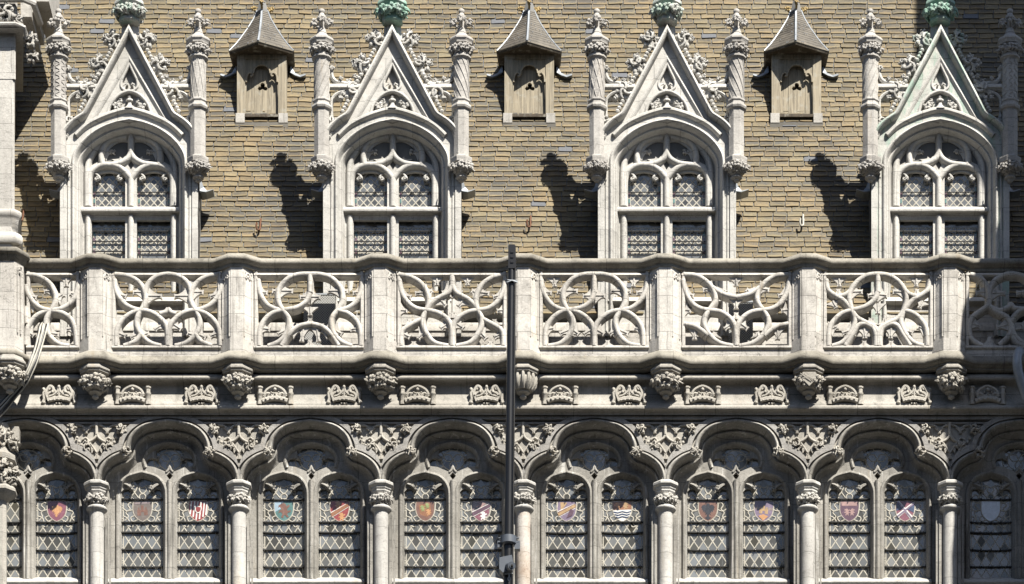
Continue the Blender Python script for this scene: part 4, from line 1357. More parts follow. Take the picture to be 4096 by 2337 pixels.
def make_dormer(x, patterns, mat, topmat, label, seed):
    dm = thing('dormer_window', label, 'dormer', x, 1100, DD, 'gothic stone dormers on the slate roof')
    # front wall with the great arch, the pierced gable above it
    opening = offset(DPATH, 0)
    tear = [(0, 258), (-13, 288), (-27, 320), (-30, 342), (-20, 357), (0, 363), (20, 357), (30, 342), (27, 320), (13, 288)]
    seg = [(-82, 452)] + cr([(-82, 452), (-73, 424), (-50, 394), (-25, 376), (0, 370), (25, 376), (50, 394), (73, 424), (82, 452)], 3)[1:] + [(60, 446), (32, 437), (0, 428), (-32, 437), (-60, 446)]
    mb = MB()
    outer = [(-276, 1345), (-276, 600), (-252, 546), (-215, 502), (-170, 470), (0, 146), (170, 470), (215, 502), (252, 546), (276, 600), (276, 1345)]
    mb.prism(outer + list(reversed(opening)), DD - 70, DD, [tear, seg], dref=DD, back=True)
    mb.box(-90, 90, 240, 470, DD - 34, DD - 20, dref=DD - 10)
    body = mb.build('front_wall', mat, dm, 35)
    mb = MB()
    mb.sweep(DPATH, D_PROF, DD)
    mb.build('arch_moulding', M['dormer'], dm, 45)
    # raised outer order of the jambs
    mb = MB()
    for sg in (-1, 1):
        mb.sweep([(sg * 243, 660), (sg * 243, 1345)], roll(5), DD)
        mb.box(min(sg * 276, sg * 252), max(sg * 276, sg * 252), 640, 1115, DD - 60, DD + 7)
    mb.build('pilaster', M['dormer'], dm, 45)
    # coping of the gable running down into the arch label
    mb = MB()
    left = cr([(-262, 552), (-246, 528), (-219, 501), (-178, 474)], 4) + [(-168, 462), (0, 143)]
    cop = both(left)
    mb.sweep(cop, [(-17, -60), (-17, 16), (-15, 25), (-11, 31), (-6, 33), (-1, 30), (2, 23), (4, 8), (6, -4)], DD)
    mb.build('gable_coping', mat, body, 40)
    mb = MB()
    mb.sweep([(-148, 486), (0, 236), (148, 486)], [(-8, -4), (-6, 5), (0, 9), (5, 6), (9, 0), (12, -6)], DD)
    mb.sweep(cr([(-214, 544), (-170, 503), (-116, 474), (-58, 452), (0, 440), (58, 452), (116, 474), (170, 503), (214, 544)], 4), [(-12, -4), (-10, 6), (-4, 14), (4, 15), (9, 10), (12, 0), (14, -6)], DD)
    mb.sweep(cr([(-86, 452), (-77, 422), (-53, 390), (-27, 372), (0, 365), (27, 372), (53, 390), (77, 422), (86, 452)], 3), roll(6), DD)
    mb.sweep(cr([(0, 366), (-20, 361), (-33, 346), (-30, 320), (-15, 288), (0, 254)], 4) , roll(5), DD)
    mb.sweep(cr([(0, 366), (20, 361), (33, 346), (30, 320), (15, 288), (0, 254)], 4) , roll(5), DD + .5)
    mb.lathe(0, DD - 12, [(6, 378), (9, 384), (6, 388), (14, 394), (15, 400), (8, 404), (9, 414), (20, 430), (34, 440)], 8, dref=DD)
    for sg in (-1, 1):
        cusp(mb, (sg * 28, 344), (sg * 9, 334), DD - 6, 4)
        foliage(mb, sg * 52, 424, DD - 12, 20, seed + sg, 7, dref=DD)
        foliage(mb, sg * 36, 408, DD - 12, 12, seed + sg + 4, 5, dref=DD)
        cusp(mb, (sg * 58, 398), (sg * 30, 396), DD - 8, 5)
    mb.build('gable_tracery', M['dormer'], body, 40)
    # crockets
    for (cu, cy, r) in ((-66, 160, 35), (-119, 258, 36), (-171, 362, 38), (-243, 490, 28)):
        for sg in (-1, 1):
            mb = MB()
            u = sg * -cu
            cutleaf(mb, u, cy, DD - 4, r * 1.08, seed + int(cy) + sg, 7, dref=DD)
            cutleaf(mb, u + sg * r * .85, cy - r * .3, DD - 6, r * .5, seed + int(cy) + 2 * sg, 5, dref=DD)
            cutleaf(mb, u + sg * r * .05, cy - r * .98, DD - 6, r * .42, seed + int(cy) + 3 * sg, 5, dref=DD)
            mb.tube([(u - sg * r * .6, cy + r * .9, DD - 12), (u, cy + r * .2, DD - 8)], r * .35, 6, DD)
            for k in range(4):
                f = k / 4
                mb.ell(u + sg * (12 + 44 * f) * (0.6 if cy < 400 else .2), cy + r + 8 + 52 * f * (1 if cy < 400 else .6), DD + 4, 9, 8, 9, 6, 4, DD)
            mb.build('crocket', mat if abs(cu) < 100 else M['dormer'], body, 40)
    # ties to the pinnacles
    for sg in (-1, 1):
        mb = MB()
        e = lambda a, b: (min(sg * a, sg * b), max(sg * a, sg * b))
        a0, a1 = e(-262, -128)
        mb.plan([(a0, DD + 4), (a1, DD + 4)], [(-34, 334), (2, 336), (6, 341), (6, 349), (0, 354), (-3, 360), (-34, 360)])
        mb.sweep([(sg * a, b) for a, b in cr([(-246, 262), (-243, 300), (-228, 324), (-196, 332), (-160, 336), (-138, 318), (-120, 290)], 4)], [(-9, -24), (-8, 0), (0, 4), (8, 0), (9, -24)], DD)
        foliage(mb, sg * -240, 276, DD, 13, seed + 31, 5, .6, dref=DD)
        foliage(mb, sg * -206, 316, DD, 11, seed + 32, 5, .6, dref=DD)
        foliage(mb, sg * -148, 308, DD, 12, seed + 33, 5, .6, dref=DD)
        mb.sweep([(sg * a, b) for a, b in cr([(-243, 470), (-243, 410), (-236, 388), (-216, 372), (-190, 364)], 4)], [(-6, -22), (-5, 2), (0, 5), (5, 2), (6, -22)], DD)
        mb.sweep([(sg * a, b) for a, b in cr([(-240, 400), (-222, 390), (-206, 396), (-202, 376)], 3)], [(-5, -20), (0, 4), (5, -20)], DD)
        foliage(mb, sg * -206, 392, DD, 12, seed + 34, 5, .6, dref=DD)
        mb.build('tie', M['dormer'], dm, 40)
    # finial above the gable
    mb = MB()
    mb.lathe(0, DD - 46, [(50, 232), (44, 176), (38, 120), (36, 92)], 8, dref=DD - 10)
    fin = mb.build('gable_finial', M['gable_streaked'] if topmat is M['verdigris'] else mat, dm, 30)
    mb = MB()
    mb.lathe(0, DD - 10, [(14, -52), (20, -22), (26, -4), (40, 4), (58, 14), (63, 22), (63, 29), (56, 36), (52, 44), (46, 66), (42, 78), (44, 84), (44, 92), (38, 98)], 8)
    vines(mb, 0, DD - 10, 53, 40, 43, 80, seed + 50, 4, 5)
    for k in range(5):
        a = -1.3 + .65 * k
        foliage(mb, 52 * math.sin(a), 58, DD - 10 + 49 * math.cos(a), 22, seed * 3 + k, 7, .62, dref=DD - 10)
    mb.build('capital', topmat if topmat is M['verdigris'] else M['gable_streaked'], fin, 35)
    pinnacle(dm, -281, patterns[0], seed + 1)
    pinnacle(dm, 277, patterns[1], seed + 2)
    # tracery of the window
    mb = MB()
    def light(c):
        half = [(-67, 828), (-67, 718)] + cr([(-67, 718), (-62, 697), (-46, 682), (-22, 676), (0, 674)], 3)[1:]
        return [(c + a, b) for a, b in both(half)]
    foilL = cr([(-13, 566), (-44, 566), (-76, 584), (-98, 612), (-106, 644)], 4) + [(-92, 647), (-60, 643), (-34, 634), (-13, 612)]
    sideL = [(-158, 660)] + cr([(-158, 660), (-150, 628), (-126, 598)], 3)[1:] + [(-130, 625), (-132, 646)]
    dia = [(0, 640), (13, 657), (0, 678), (-13, 657)]
    outer = offset(DPATH, 38)
    outer = [(a, min(b, 1345)) for a, b in outer]
    mb.prism(outer, TD - 16, TD, [light(-90), light(90), foilL, list(reversed(flip(foilL))), sideL, list(reversed(flip(sideL))), dia,
                                 [(-158, 1180), (-158, 880), (-23, 880), (-23, 1180)], [(158, 1180), (158, 880), (23, 880), (23, 1180)]], dref=TD)
    bar = [(-13, -4), (-12, 5), (-8, 12), (-2, 15), (4, 14), (9, 9), (12, 3), (13, -12)]
    def rol(path, o=0):
        mb.sweep(path, bar, TD + o)
    rol([(-176, 828), (-176, 720)] + RING[1:] + list(reversed(flip(RING)))[1:] + [(176, 828)])
    for sg in (-1, 1):
        f = lambda p: [(sg * a, b) for a, b in p]
        rol(f([(-168, 828), (-168, 724)] + cr([(-168, 722), (-160, 692), (-132, 668), (-92, 660), (-52, 668), (-22, 690), (0, 716)], 5)), .4 + sg * .2)
        rol(f(cr([(-114, 660), (-119, 625), (-108, 585), (-74, 558), (-18, 548)], 5)), .8)
        rol(f(cr([(0, 612), (-14, 636), (-48, 655), (-92, 661)], 5)), 1.1 + sg * .2)
        rol(f([(-172, 866), (-172, 1345)]))
        # foils
        half = [(-74, 728), (-70, 712), (-60, 703), (-46, 706), (-40, 716), (-32, 708), (-38, 697), (-24, 690), (0, 687)]
        c = sg * 90
        mb.prism([(c - 76, 728), (c - 76, 660), (c + 76, 660), (c + 76, 728)] + [(c + a, b) for a, b in reversed(both(half))], TD - 20, TD - 7, dref=TD - 7)
        for s2 in (-1, 1):
            mb.tube([p + (TD - 2,) for p in cr([(c + s2 * 62, 692), (c + s2 * 46, 698), (c + s2 * 36, 712), (c + s2 * 46, 720), (c + s2 * 54, 714)], 4)], [3 + .3 * k for k in range(17)], 6, TD - 4)
            foliage(mb, c + s2 * 42, 714, TD - 2, 10, seed + s2, 5, .6, dref=TD - 4)
        foliage(mb, sg * 72, 606, TD - 4, 12, seed + 5 + sg, 5, .6, dref=TD)
        cusp(mb, (sg * 106, 610), (sg * 80, 606), TD - 4, 7)
        cusp(mb, (sg * 52, 652), (sg * 38, 630), TD - 4, 6)
    rol([(0, 536), (0, 616)], 1.6)
    rol([(0, 712), (0, 828)], 1.2)
    rol([(0, 866), (0, 1345)], .4)
    mb.build('tracery', M['dormer'], dm, 40)
    mb = MB()
    mb.plan([(-205, TD), (205, TD)], [(-16, 826), (6, 827), (20, 828), (26, 832), (28, 838), (26, 844), (20, 848), (10, 852), (4, 862), (1, 868), (-16, 869)])
    mb.build('transom', M['dormer'], dm, 45)
    mb = MB()
    mb.box(-231, 231, 1216, 1345, DD - 60, DD - 14, dref=DD - 14)
    mb.plan([(-236, DD - 14), (236, DD - 14)], [(-60, 1186), (4, 1192), (16, 1198), (20, 1204), (16, 1210), (6, 1216), (0, 1222), (-20, 1222)])
    mb.build('sill', M['dormer'], dm, 45)
    for c in (-90, 90):
        d_lattice_light(dm, c, True)
        d_lattice_light(dm, c, False)
    mb = MB()
    mb.box(-165, 165, 535, 668, GDD - 6, GDD - .4, dref=GDD)
    fg = mb.build('foil_glass', M['glass_dormer'], dm, 0)
    mb = MB()
    for sg in (-1, 1):
        for uu in (30, 46, 64, 84, 130, 142):
            mb.tube([(sg * uu, 560, GDD), (sg * uu, 668, GDD)], 2, 4, flat=.5)
        for yy in (592, 612, 634):
            mb.tube([(sg * 10, yy, GDD), (sg * 160, yy, GDD)], 2, 4, flat=.5)
    mb.build('leading', M['cames'], fg, 0)
    # cheeks and little roof running back into the slope
    mb = MB()
    for sg in (-1, 1):
        mb.box(min(sg * 262, sg * 272), max(sg * 262, sg * 272), 640, 1115, -420, DD - 60, dref=DD)
    mb.prism([(-266, 640), (-200, 520), (0, 300), (200, 520), (266, 640)], -560, DD - 69, dref=DD, back=True)
    mb.build('cheek', M['apron'], dm, 0)
    for sg in (-1, 1):
        mb = MB()
        prof = [(268, 690, -128), (290, 742, -150), (302, 757, -146), (330, 756, -136), (330, 766, -120), (300, 772, -128), (280, 770, -140), (268, 760, -140)]
        vs = [mb.pt(sg * a, b, d - 50, DD - 80) for a, b, d in prof] + [mb.pt(sg * a, b, d - 110, DD - 80) for a, b, d in prof]
        n = len(prof)
        mb.add(vs, [tuple(range(n)), tuple(range(n, 2 * n))] + [(i, (i + 1) % n, (i + 1) % n + n, i + n) for i in range(n)])
        mb.build('flashing', M['lead'], dm, 0)
    return dm

make_dormer(517, ('zigzag', 'diamond'), M['dormer'], M['dormer'], 'pale stone dormer beside the corner turret, its two pinnacle shafts zigzag and diamond carved', 100)
make_dormer(1569, ('spiral_back', 'spiral'), M['dormer'], M['verdigris'], 'pale stone dormer with a green stained finial, standing clear of the shade', 200)
make_dormer(2668, ('lattice', 'spiral'), M['dormer'], M['dormer'], 'bright stone dormer with unstained finial above the blue wave shield window', 300)
make_dormer(3761, ('spiral_back', 'zigzag'), M['gable_streaked'], M['verdigris'], 'half shaded stone dormer with bright green verdigris running down its gable', 400)

# ------------------------------------------------------------------ roof hatches
M['slate_dark2'] = flat('slate_sill', (0.13, 0.12, 0.10), 0.7, 0, 0.5, 10)
M['hatch_slate'] = flat('hatch_slate', (0.125, 0.11, 0.088), 0.6, 0, 0.8, 18)
TREF = [(2, 322), (-4, 324), (-7, 331), (-5, 337), (-12, 337), (-18, 345), (-12, 353), (-4, 351), (2, 347)]
def make_hatch(x, label):
    df = -442
    h = thing('roof_hatch', label, 'roof hatch', x, 495, df, 'timber hatches under pointed slate caps')
    mb = MB()
    for sg in (-1, 1):
        a, b = sorted((sg * 99, sg * 66))
        mb.box(a, b, 232, 462, df - 40, df, dref=df)
    mb.box(-99, 99, 212, 236, df - 40, df + 2, dref=df)
    mb.box(-108, 108, 205, 214, df - 60, df + 12, dref=df)
    for sg in (-1, 1):
        a, b = sorted((sg * 98, sg * 90))
        mb.box(a, b, 212, 500, df - 240, df - 40, dref=df)
    frame = mb.build('frame', M['wood'], h, 20)
    mb = MB()
    half = [(-66, 462), (-60, 300), (-56, 292), (-46, 288), (-38, 291), (-36, 298), (-30, 290), (-33, 280), (-30, 270), (-20, 262), (0, 257)]
    mb.prism([(-66, 462), (-66, 234), (66, 234), (66, 462)] + list(reversed(both(half))), df - 14, df - 4, dref=df)
    for sg in (-1, 1):
        mb.tube([(sg * a, b, df + 1) for a, b in cr([(62, 330), (60, 306), (50, 293), (38, 297), (40, 306), (47, 304)], 4)], 4.5, 6, df)
        mb.tube([(sg * a, b, df) for a, b in cr([(34, 294), (30, 278), (18, 264), (0, 259)], 4)], 4, 6, df)
    mb.build('arched_head', M['wood'], frame, 30)
    mb = MB()
    for k, (a, b) in enumerate(((-66, -32), (-31, 2), (2.6, 36), (37, 66))):
        p = [(a, 460), (a, 238), (b, 238), (b, 460)]
        if k == 1: p = [(a, 460), (a, 238)] + [(2, 238)] + TREF + [(2, 460)]
        if k == 2: p = [(b, 460), (b, 238), (2.6, 238)] + [(4.6 - u, y) for u, y in TREF] + [(2.6, 460)]
        mb.prism(p, df - 32, df - 20 + (k % 2) * 1.5, dref=df)
    mb.box(-70, 70, 236, 470, df - 60, df - 40, dref=df)
    mb.cur = 1
    mb.box(-70, 70, 236, 470, df - 38, df - 37, dref=df)
    mb.build('door', [M['wood'], M['dark']], h, 15)
    mb = MB()
    mb.box(-68, 66, 458, 469, df - 30, df + 4, dref=df)
    mb.cur = 1
    for sg in (-1, 1):
        a, b = sorted((sg * 68, sg * 104))
        mb.box(a, b, 456, 494, df - 60, df + 7, dref=df)
    mb.cur = 2
    mb.box(-68, 68, 478, 492, df - 60, df - 6, dref=df)
    mb.box(-106, 106, 492, 512, df - 70, df + 5, dref=df)
    mb.build('sill', [M['wood_dark'], M['turret'], M['slate_dark2']], h, 15)
    # pointed cap
    dc = df - 40
    plan = [(-128, 8), (-8, 84), (127, 8), (117, -190), (-117, -190)]
    cv = [(1.0, 208), (0.80, 176), (0.66, 150), (0.54, 125), (0.44, 104), (0.35, 83), (0.26, 61), (0.20, 42), (0.16, 26)]
    def ring(mb, k, y):
        return [mb.pt(u * k, y, dc + (d + 40) * k, df) for u, d in plan]
    mb = MB()
    n = 5
    rows = []
    fine = []
    for i in range(len(cv) - 1):
        for j in range(2):
            f = j / 2
            fine.append((cv[i][0] * (1 - f) + cv[i + 1][0] * f, cv[i][1] * (1 - f) + cv[i + 1][1] * f))
    fine.append(cv[-1])
    for i in range(len(fine) - 1):
        lo = ring(mb, fine[i][0] + .028, fine[i][1] + 3); hi = ring(mb, fine[i + 1][0], fine[i + 1][1])
        lo2 = ring(mb, fine[i][0], fine[i][1] + 3)
        mb.add(lo + hi, [(q, (q + 1) % n, (q + 1) % n + n, q + n) for q in range(n)])
        mb.add(lo2 + lo, [(q, (q + 1) % n, (q + 1) % n + n, q + n) for q in range(n)])
    R = random.Random(int(x))
    cap = mb.build('slate_cap', M['hatch_slate'], h, 0)
    mb = MB()
    for q, r in ((1, 5.0), (0, 3.2), (2, 3.2)):
        u, d = plan[q]
        mb.tube([(u * (k + .01), y, dc + (d + 40) * (k + .01)) for k, y in cv], r, 6, df)
    for q in range(26):
        s_ = R.choice((0, 1)); f = R.random(); k, y = R.choice(cv[:5])
        (ua, da), (ub, db) = plan[s_], plan[s_ + 1]
        u = (ua + (ub - ua) * f) * (k + .03); d = dc + ((da + (db - da) * f) + 40) * (k + .03)
        mb.ell(u, y - 4, d, 2.2, 2.2, 2.0, 5, 3, df)
    mb.build('lead_hip', M['lead'], cap, 50)
    mb = MB()
    top = [ring(mb, k, y) for k, y in ((0.215, 46), (0.17, 24), (0.12, 0), (0.05, -36))]
    for a, b in zip(top[:-1], top[1:]):
        mb.add(a + b, [(q, (q + 1) % n, (q + 1) % n + n, q + n) for q in range(n)])
    mb.build('lead_cap', M['apron'], cap, 0)
    mb = MB()
    lo, hi, inn = ring(mb, 1.0, 214), ring(mb, 1.012, 207), ring(mb, 0.93, 215)
    mb.add(lo + hi, [(q, (q + 1) % n, (q + 1) % n + n, q + n) for q in range(n)])
    mb.build('eave_edge', M['wood'], cap, 0)
    mb = MB()
    a = ring(mb, 0.995, 215); b = ring(mb, .97, 220); c = ring(mb, .6, 221)
    mb.add(a + b, [(q, (q + 1) % n, (q + 1) % n + n, q + n) for q in range(n)] + [tuple(range(n, 2 * n))])
    mb.build('soffit', M['wood_dark'], cap, 0)
    mb = MB()
    for u, y, d in ((-30, 20, -20), (0, 6, 20), (31, 22, -20)):
        foliage(mb, u, y, df + d - 20, 13, int(u) + 7, 6, .5, dref=df)
        mb.tube([(u * .4, y + 22, df + d * .4 - 20), (u * .8, y + 14, df + d - 20), (u, y, df + d - 20)], 4.5, 6, df)
        mb.tube([(u, y + 2, df + d - 18), (u * 1.25, y - 14, df + d - 18)], 4, 6, df)
        for s2 in (-1, 1):
            mb.ell(u + s2 * 13, y - 6, df + d - 16, 5, 5, 5, 6, 4, df)
    mb.build('gilt_cresting', M['gilt'], cap, 40)
    for sg in (-1, 1):
        mb = MB()
        prof = [(108, 250, -90), (126, 286, -84), (146, 300, -76), (170, 300, -66), (172, 310, -56), (150, 316, -60), (128, 306, -66), (108, 290, -74)]
        vs = [mb.pt(sg * a, b, df + d, df - 75) for a, b, d in prof] + [mb.pt(sg * a, b, df + d - 60, df - 75) for a, b, d in prof]
        m = len(prof)
        mb.add([(p[0], p[1], p[2]) for p in vs], [tuple(range(m)), tuple(range(m, 2 * m))] + [(i, (i + 1) % m, (i + 1) % m + m, i + m) for i in range(m)])
        mb.build('flashing', M['lead'], h, 0)
make_hatch(1047, 'timber roof hatch with pointed slate cap on the side of the corner turret')
make_hatch(2117, 'timber roof hatch with pointed slate cap on the roof above the black pole')
make_hatch(3186, 'timber roof hatch with pointed slate cap between the bright dormer and the verdigris streaked dormer')

# ------------------------------------------------------------------ roof hooks
HL = ['iron roof hook on the slates beside the corner turret', 'iron roof hook with a rust streak between the first hatch and the balustrade',
      'iron roof hook on the slates just over the top of the black pole', 'white painted roof hook below the hatch nearest the green dormer']
for k, (x, y) in enumerate(((92, 868), (1040, 905), (2120, 893), (3210, 888))):
    d = roof_d(y) + 6
    hk = thing('roof_hook', HL[k], 'hook', x, y, d, 'hooks on the slate roof')
    mb = MB()
    mb.tube(cr([(3, -30 + y, d - 2), (2, y - 10, d + 6), (2, y + 16, d + 22), (0, y + 28, d + 30), (-8, y + 30, d + 34), (-12, y + 18, d + 36), (-10, y + 4, d + 36)], 4), 4.0, 6, d)
    mb.build('hook', M['rust'] if k < 3 else M['cable_white'], hk, 40)
    mb = MB()
    mb.ell(3, y - 4, d + 5, 6, 9, 4, 7, 5, d)
    mb.build('fixing_plate', M['cable_white'] if k == 3 else M['iron'], hk, 40)

# ------------------------------------------------------------------ corner turret at the picture edge
tr = thing('corner_turret', 'tall pale stone corner turret with carved cornice beside the zigzag pinnacle', 'turret', 40, 1424, 30)
mb = MB()
vs = []
def chamf(mb, x1, y0, y1, d, c=14, x0=-330, dref=30, back=-420):
    pl = [(x0 - 40, back), (x0 - 40, d), (x1 - 40 - c, d), (x1 - 40, d - c), (x1 - 40 - 62 * (d - back) / 450, back)]
    vs = [mb.pt(u, y, dd, dref) for y in (y0, y1) for u, dd in pl]
    mb.add(vs, [(i, (i + 1) % 5, (i + 1) % 5 + 5, i + 5) for i in range(5)] + [tuple(range(5)), tuple(range(5, 10))])
chamf(mb, 62, 130, 316, 30, 5)
chamf(mb, 57, 316, 850, 28, 9)
chamf(mb, 50, 850, 1000, 34, 6)
mb.build('shaft', M['turret'], tr, 0)
mb = MB()
mb.plan([(-370, 30), (10, 30), (24, 16), (-20, -300)], [(-40, 836), (0, 836), (14, 842), (20, 850), (20, 862), (14, 870), (8, 880), (6, 905), (0, 912), (-2, 930), (-40, 930)], comp=False)
mb.plan([(-370, 44), (22, 44), (44, 22), (0, -300)], [(-60, 930), (-10, 930), (0, 938), (6, 950), (6, 966), (0, 975), (-60, 976)], comp=False)
mb.build('base_moulding', M['turret'], tr, 40)
mb = MB()
chamf(mb, 72, -90, 118, 56, 8)
chamf(mb, 98, 112, 134, 70, 10)
mb.box(30, 74, -400, 60, -330, -60, dref=-60)
mb.box(74, 90, -400, 40, -330, -80, dref=-80)
mb.box(90, 140, -400, -5, -420, -90, dref=-90)
mb.tube([(-340, 22, 76), (60, 22, 76), (96, 24, 50), (104, 24, -100)], 13, 8, 30)
mb.tube([(-340, 122, 76), (30, 122, 76), (62, 130, 66), (66, 150, 40)], 9, 8, 30)
cn = mb.build('cornice', M['turret'], tr, 30)
mb = MB()
for u, y, d, r, sd in ((-14, 72, 64, 44, 5), (34, 92, 58, 24, 6), (72, 120, -40, 34, 7), (78, 178, -60, 30, 8)):
    mb = MB()
    cutleaf(mb, u, y, d, r, sd, 7, dref=30)
    mb.build('leaf_boss', M['carved'], cn, 40)
# the broad pier the turret stands on
mb = MB()
def hexm(mb, c, w, f, h, y0, y1, base, d0=-60, dref=60):
    pl = [(c - w, d0), (c - w, base), (c - f, base + h), (c + f, base + h), (c + w, base), (c + w, d0)]
    vs = [mb.pt(u, y, dd, dref) for y in (y0, y1) for u, dd in pl]
    mb.add(vs, [(i, (i + 1) % 6, (i + 1) % 6 + 6, i + 6) for i in range(6)] + [tuple(range(6)), tuple(range(6, 12))])
hexm(mb, -4, 66, 36, 42, 1080, 1440, 90)
for a, dd in ((44, 120), (54, 105)):
    mb.tube([(a, 1100, dd + 2), (a, 1360, dd + 2)], 3.2, 6, 60)
for u, y in ((44, 1096), (50, 1104), (56, 1096), (50, 1116)):
    mb.ell(u, y, 112, 5, 6, 5, 6, 4, 60)
mb.build('pier', M['balus'], tr, 20)
mb = MB()
pp = [(-330, 90), (-70, 90), (-40, 132), (32, 132), (62, 90), (62, -40)]
mb.plan(pp, [(-34, 1044), (8, 1042), (20, 1046), (25, 1055), (25, 1063), (21, 1068), (14, 1070), (10, 1078), (3, 1086), (-2, 1092), (-2, 1100), (-34, 1104)], comp=False)
mb.build('coping', M['coping'], tr, 45)
mb = MB()
mb.plan(pp, [(-40, 1440), (0, 1440), (10, 1448), (18, 1452), (22, 1458), (22, 1468), (18, 1474), (12, 1476), (9, 1482), (2, 1490), (-4, 1494), (-4, 1500), (-14, 1510), (-40, 1514)], comp=False)
mb.box(-330, -4, 1440, 1514, -60, 96, dref=60)
mb.build('corbel_course', M['coping'], tr, 45)

# its own pendant
srcp = [o for o in bpy.data.objects if o.get('category') == 'pendant'][0]
pp8 = dup(srcp, 40, 1472, 150, 'largest leafy pendant under the broad turret pier, the white cables passing it')
pp8.scale = (1.08, 1.08, 1.05)

# ------------------------------------------------------------------ statue niche canopy
nc = thing('niche_canopy', 'carved stone canopy of a statue niche standing in front of the half hidden window', 'canopy', 6, 1980, 70)
mb = MB()
mb.lathe(0, 70, [(30, 1700), (34, 1760), (40, 1800), (52, 1824), (62, 1832), (62, 1852), (50, 1862), (44, 1900), (40, 1944), (56, 1956), (64, 1966), (64, 1976), (54, 1988), (40, 1998), (22, 2010), (22, 2420)], 8)
mb.box(40, 68, 1706, 1760, 20, 62, dref=62)
mb.build('canopy_body', M['wall'], nc, 20)
mb = MB()
for k, (u, y, r, d) in enumerate(((10, 1770, 34, 108), (52, 1788, 28, 96), (-30, 1780, 34, 100), (20, 1888, 34, 116), (50, 1900, 28, 96), (-20, 1895, 34, 116), (12, 1930, 26, 112), (46, 1935, 22, 96), (-10, 1735, 24, 100), (26, 1745, 22, 96))):
    mb = MB()
    cutleaf(mb, u, y, d, r * 1.1, 70 + k, 6, dref=70, dome=.6)
    mb.build('leaf_boss', M['frieze_carved'], nc, 40)

# ------------------------------------------------------------------ cables
cb = thing('cable_bundle', 'bundle of black and dusty white cables hanging from the balustrade past the turret pier', 'cables', 100, 1480, 150)
R = random.Random(4)
for k in range(7):
    o = (k - 3) * 5.2
    mb = MB()
    pts = [(168 + o * .6, 1285, 20), (164 + o, 1300, 66), (158 + o * .9, 1340, 90), (146 + o * .8, 1395, 112), (136 + o * .8, 1432, 132), (120 + o, 1476, 140), (92 + o * 1.1, 1530, 140), (46 + o * 1.3, 1584, 130), (-6 + o * 1.6, 1640, 120), (-60 + o * 2, 1690, 120)]
    mb.tube(cr([(a - 100 + R.uniform(-2, 2), b, d + (k % 2) * 8) for a, b, d in pts], 4), 3.6 if k % 2 else 4.2, 6)
    mb.build('cable', M['cable_white'] if k in (1, 3, 4, 6) else M['cable_black'], cb, 60)

# ------------------------------------------------------------------ pole in the street with clamp and lamp
pole = thing('lamp_pole', 'tall black steel pole standing in front of the balustrade and windows', 'pole', 2040, 2337, 900)
pu = lambda y: 7 - 15 * (y - 990) / 1347.0
mb = MB()
gy = 9060
mb.tube([(pu(1075), 1075, 900), (pu(1500), 1500, 900), (pu(2337), 2337, 900), (pu(gy), gy, 900)], [12.5, 14.5, 17.5, 38], 16, 900)
mb.build('shaft', M['pole'], pole, 40)
mb = MB()
mb.box(-7, 23, 990, 1080, 882, 914, dref=900)
mb.box(-4, 20, 984, 992, 884, 912, dref=900)
for y in (1010, 1030, 1050):
    mb.box(2, 14, y, y + 9, 914, 917, dref=900)
for y in (1046, 1068):
    mb.tube([(-14, y, 905), (30, y, 905)], 2.4, 6, 900)
mb.build('head_bracket', M['pole'], pole, 20)
mb = MB()
mb.tube([(-12, 1138, 916), (8, 1132, 920), (30, 1136, 912)], 3.2, 6, 900)
mb.tube([(-10, 1128, 916), (30, 1130, 914)], 2.2, 6, 900)
mb.build('wire_tie', M['lead'], pole, 40)
mb = MB()
mb.tube([(22, 1060, 912), (pu(1300) + 17, 1300, 912), (pu(1700) + 18, 1700, 914), (pu(2140) + 19, 2140, 916), (pu(2330) + 19, 2330, 916), (pu(2700) + 21, 2700, 918)], 2.3, 6, 900)
mb.build('cable', M['iron'], pole, 40)
mb = MB()
u = pu(2165)
mb.lathe(u, 900, [(26, 2147), (33, 2150), (33, 2178), (26, 2182)], 18, dref=900)
mb.box(u + 24, u + 46, 2168, 2200, 884, 910, dref=900)
mb.box(u - 44, u - 26, 2166, 2192, 890, 906, dref=900)
for y in (2156, 2172):
    mb.tube([(u - 40, y, 908), (u + 42, y, 908)], 3, 6, 900)
mb.build('clamp', M['plastic'], pole, 30)
fl = thing('floodlight', 'small grey floodlight tilted down on the black pole below its clamp', 'lamp', 2028, 2260, 935)
mb = MB()
pl = [(-30, 2234), (20, 2224), (26, 2262), (22, 2284), (-16, 2294), (-31, 2280)]
mb.prism(pl, 912, 950, dref=940, back=True)
mb.build('housing', M['plastic'], fl, 20)
mb = MB()
mb.tube([(6, 2268, 940), (14, 2277, 964), (20, 2282, 984)], [15, 16, 15], 14, 940)
mb.tube([(19, 2281.5, 982), (20.3, 2282.4, 986)], [9, 9], 12, 940)
mb.build('snout', M['plastic'], fl, 40)
mb = MB()
mb.ell(20.5, 2282.6, 986, 6, 6, 3, 10, 5, 940)
mb.build('lens', M['dark'], fl, 40)
mb = MB()
mb.tube(cr([(6, 2296, 945), (10, 2306, 946), (4, 2318, 946), (10, 2328, 946), (12, 2316, 946), (8, 2304, 946)], 4), 2, 6, 940)
mb.tube([(-10, 2296, 940), (24, 2294, 940)], 2, 6, 940)
mb.build('safety_chain', M['lead'], fl, 40)

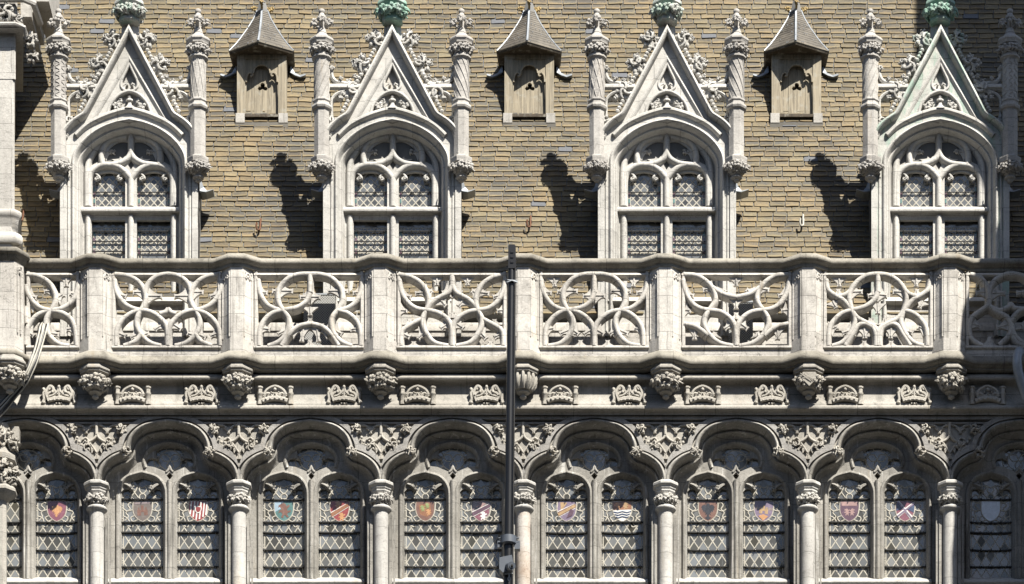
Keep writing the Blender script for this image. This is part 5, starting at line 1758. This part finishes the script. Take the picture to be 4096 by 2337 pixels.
# ------------------------------------------------------------------ things on the balcony and the spout
gv = NT('perforated_casing')
p_ = gv.pos()
sp = gv.n('SeparateXYZ'); gv.l(p_, sp.inputs[0])
vx = gv.math('SINE', gv.math('MULTIPLY', sp.outputs[0], 150)); vz = gv.math('SINE', gv.math('MULTIPLY', sp.outputs[2], 150))
dots = gv.ramp(gv.math('MULTIPLY', vx, vz), 0.25, 0.45)
gv.l(gv.mix(dots, (0.22, 0.22, 0.21), (0.02, 0.02, 0.02)), gv.b.inputs['Base Color'])
gv.b.inputs['Roughness'].default_value = 0.6
for x0, x1, y0, y1, lab in ((1214, 1341, 1180, 1400, 'grey perforated metal casing seen through the roundel panel of the balustrade'),
                            (2916, 3012, 1210, 1400, 'grey perforated metal casing seen through the bowed panel above the black eagle shield')):
    d = -46
    vb = thing('equipment_casing', lab, 'casing', (x0 + x1) / 2, 1420, d, 'perforated casings on the balcony')
    w = (x1 - x0) / 2
    mb = MB()
    mb.box(-w, w, y0, y1, -85, d, dref=d)
    cs = mb.build('casing', gv.m, vb, 0)
    mb = MB()
    mb.box(-w - 2, w + 2, y0 - 6, y0, -87, d + 2, dref=d)
    mb.build('lid', M['lead'], vb, 0)
    for a in (-w + 4, w - 12):
        mb = MB()
        mb.box(a, a + 8, y1, 1440, -80, d - 4, dref=d)
        mb.build('leg', M['lead'], vb, 0)

pi = thing('drain_spout', 'curved grey lead drain spout below the shaded end of the balustrade', 'drain spout', 4076, 1500, 90)
mb = MB()
mb.tube(cr([(4, 1412, 92), (-6, 1430, 120), (-12, 1465, 132), (-6, 1510, 128), (12, 1560, 118), (34, 1610, 110), (60, 1660, 106)], 5), [17, 20, 22, 22, 21, 20, 19, 19, 19, 19] + [19] * 21, 12, 90)
mb.build('pipe', M['lead'], pi, 60)

# ------------------------------------------------------------------ projecting tower beyond the frame that throws the long shadow
tw = bpy.data.objects.new('tower', None)
COL.objects.link(tw); tw.location = P(CX, 1100, DD); origin(CX, 1100, DD)
tw['kind'] = 'structure'
EDGE = [(2531, -700), (2480, -400), (2405, -150), (2345, -50), (2335, 40), (2352, 110), (2378, 190), (2416, 250), (2440, 330), (2478, 440), (2484, 560), (2440, 700), (2350, 880), (2312, 1000), (2294, 1150), (2304, 1240), (2298, 1320), (2310, 1460), (2302, 1560), (2310, 2400)]
e = 900 - DD
pts = [(x * 1.605 - CX + e * SX, y * 1.605 - e * SZ) for x, y in EDGE]
mb = MB()
mb.prism(pts + [(pts[-1][0] + 900, pts[-1][1]), (pts[-1][0] + 900, pts[0][1])], 830, 900, dref=DD, back=True)
mb.build('tower_wall', M['turret'], tw, 0)
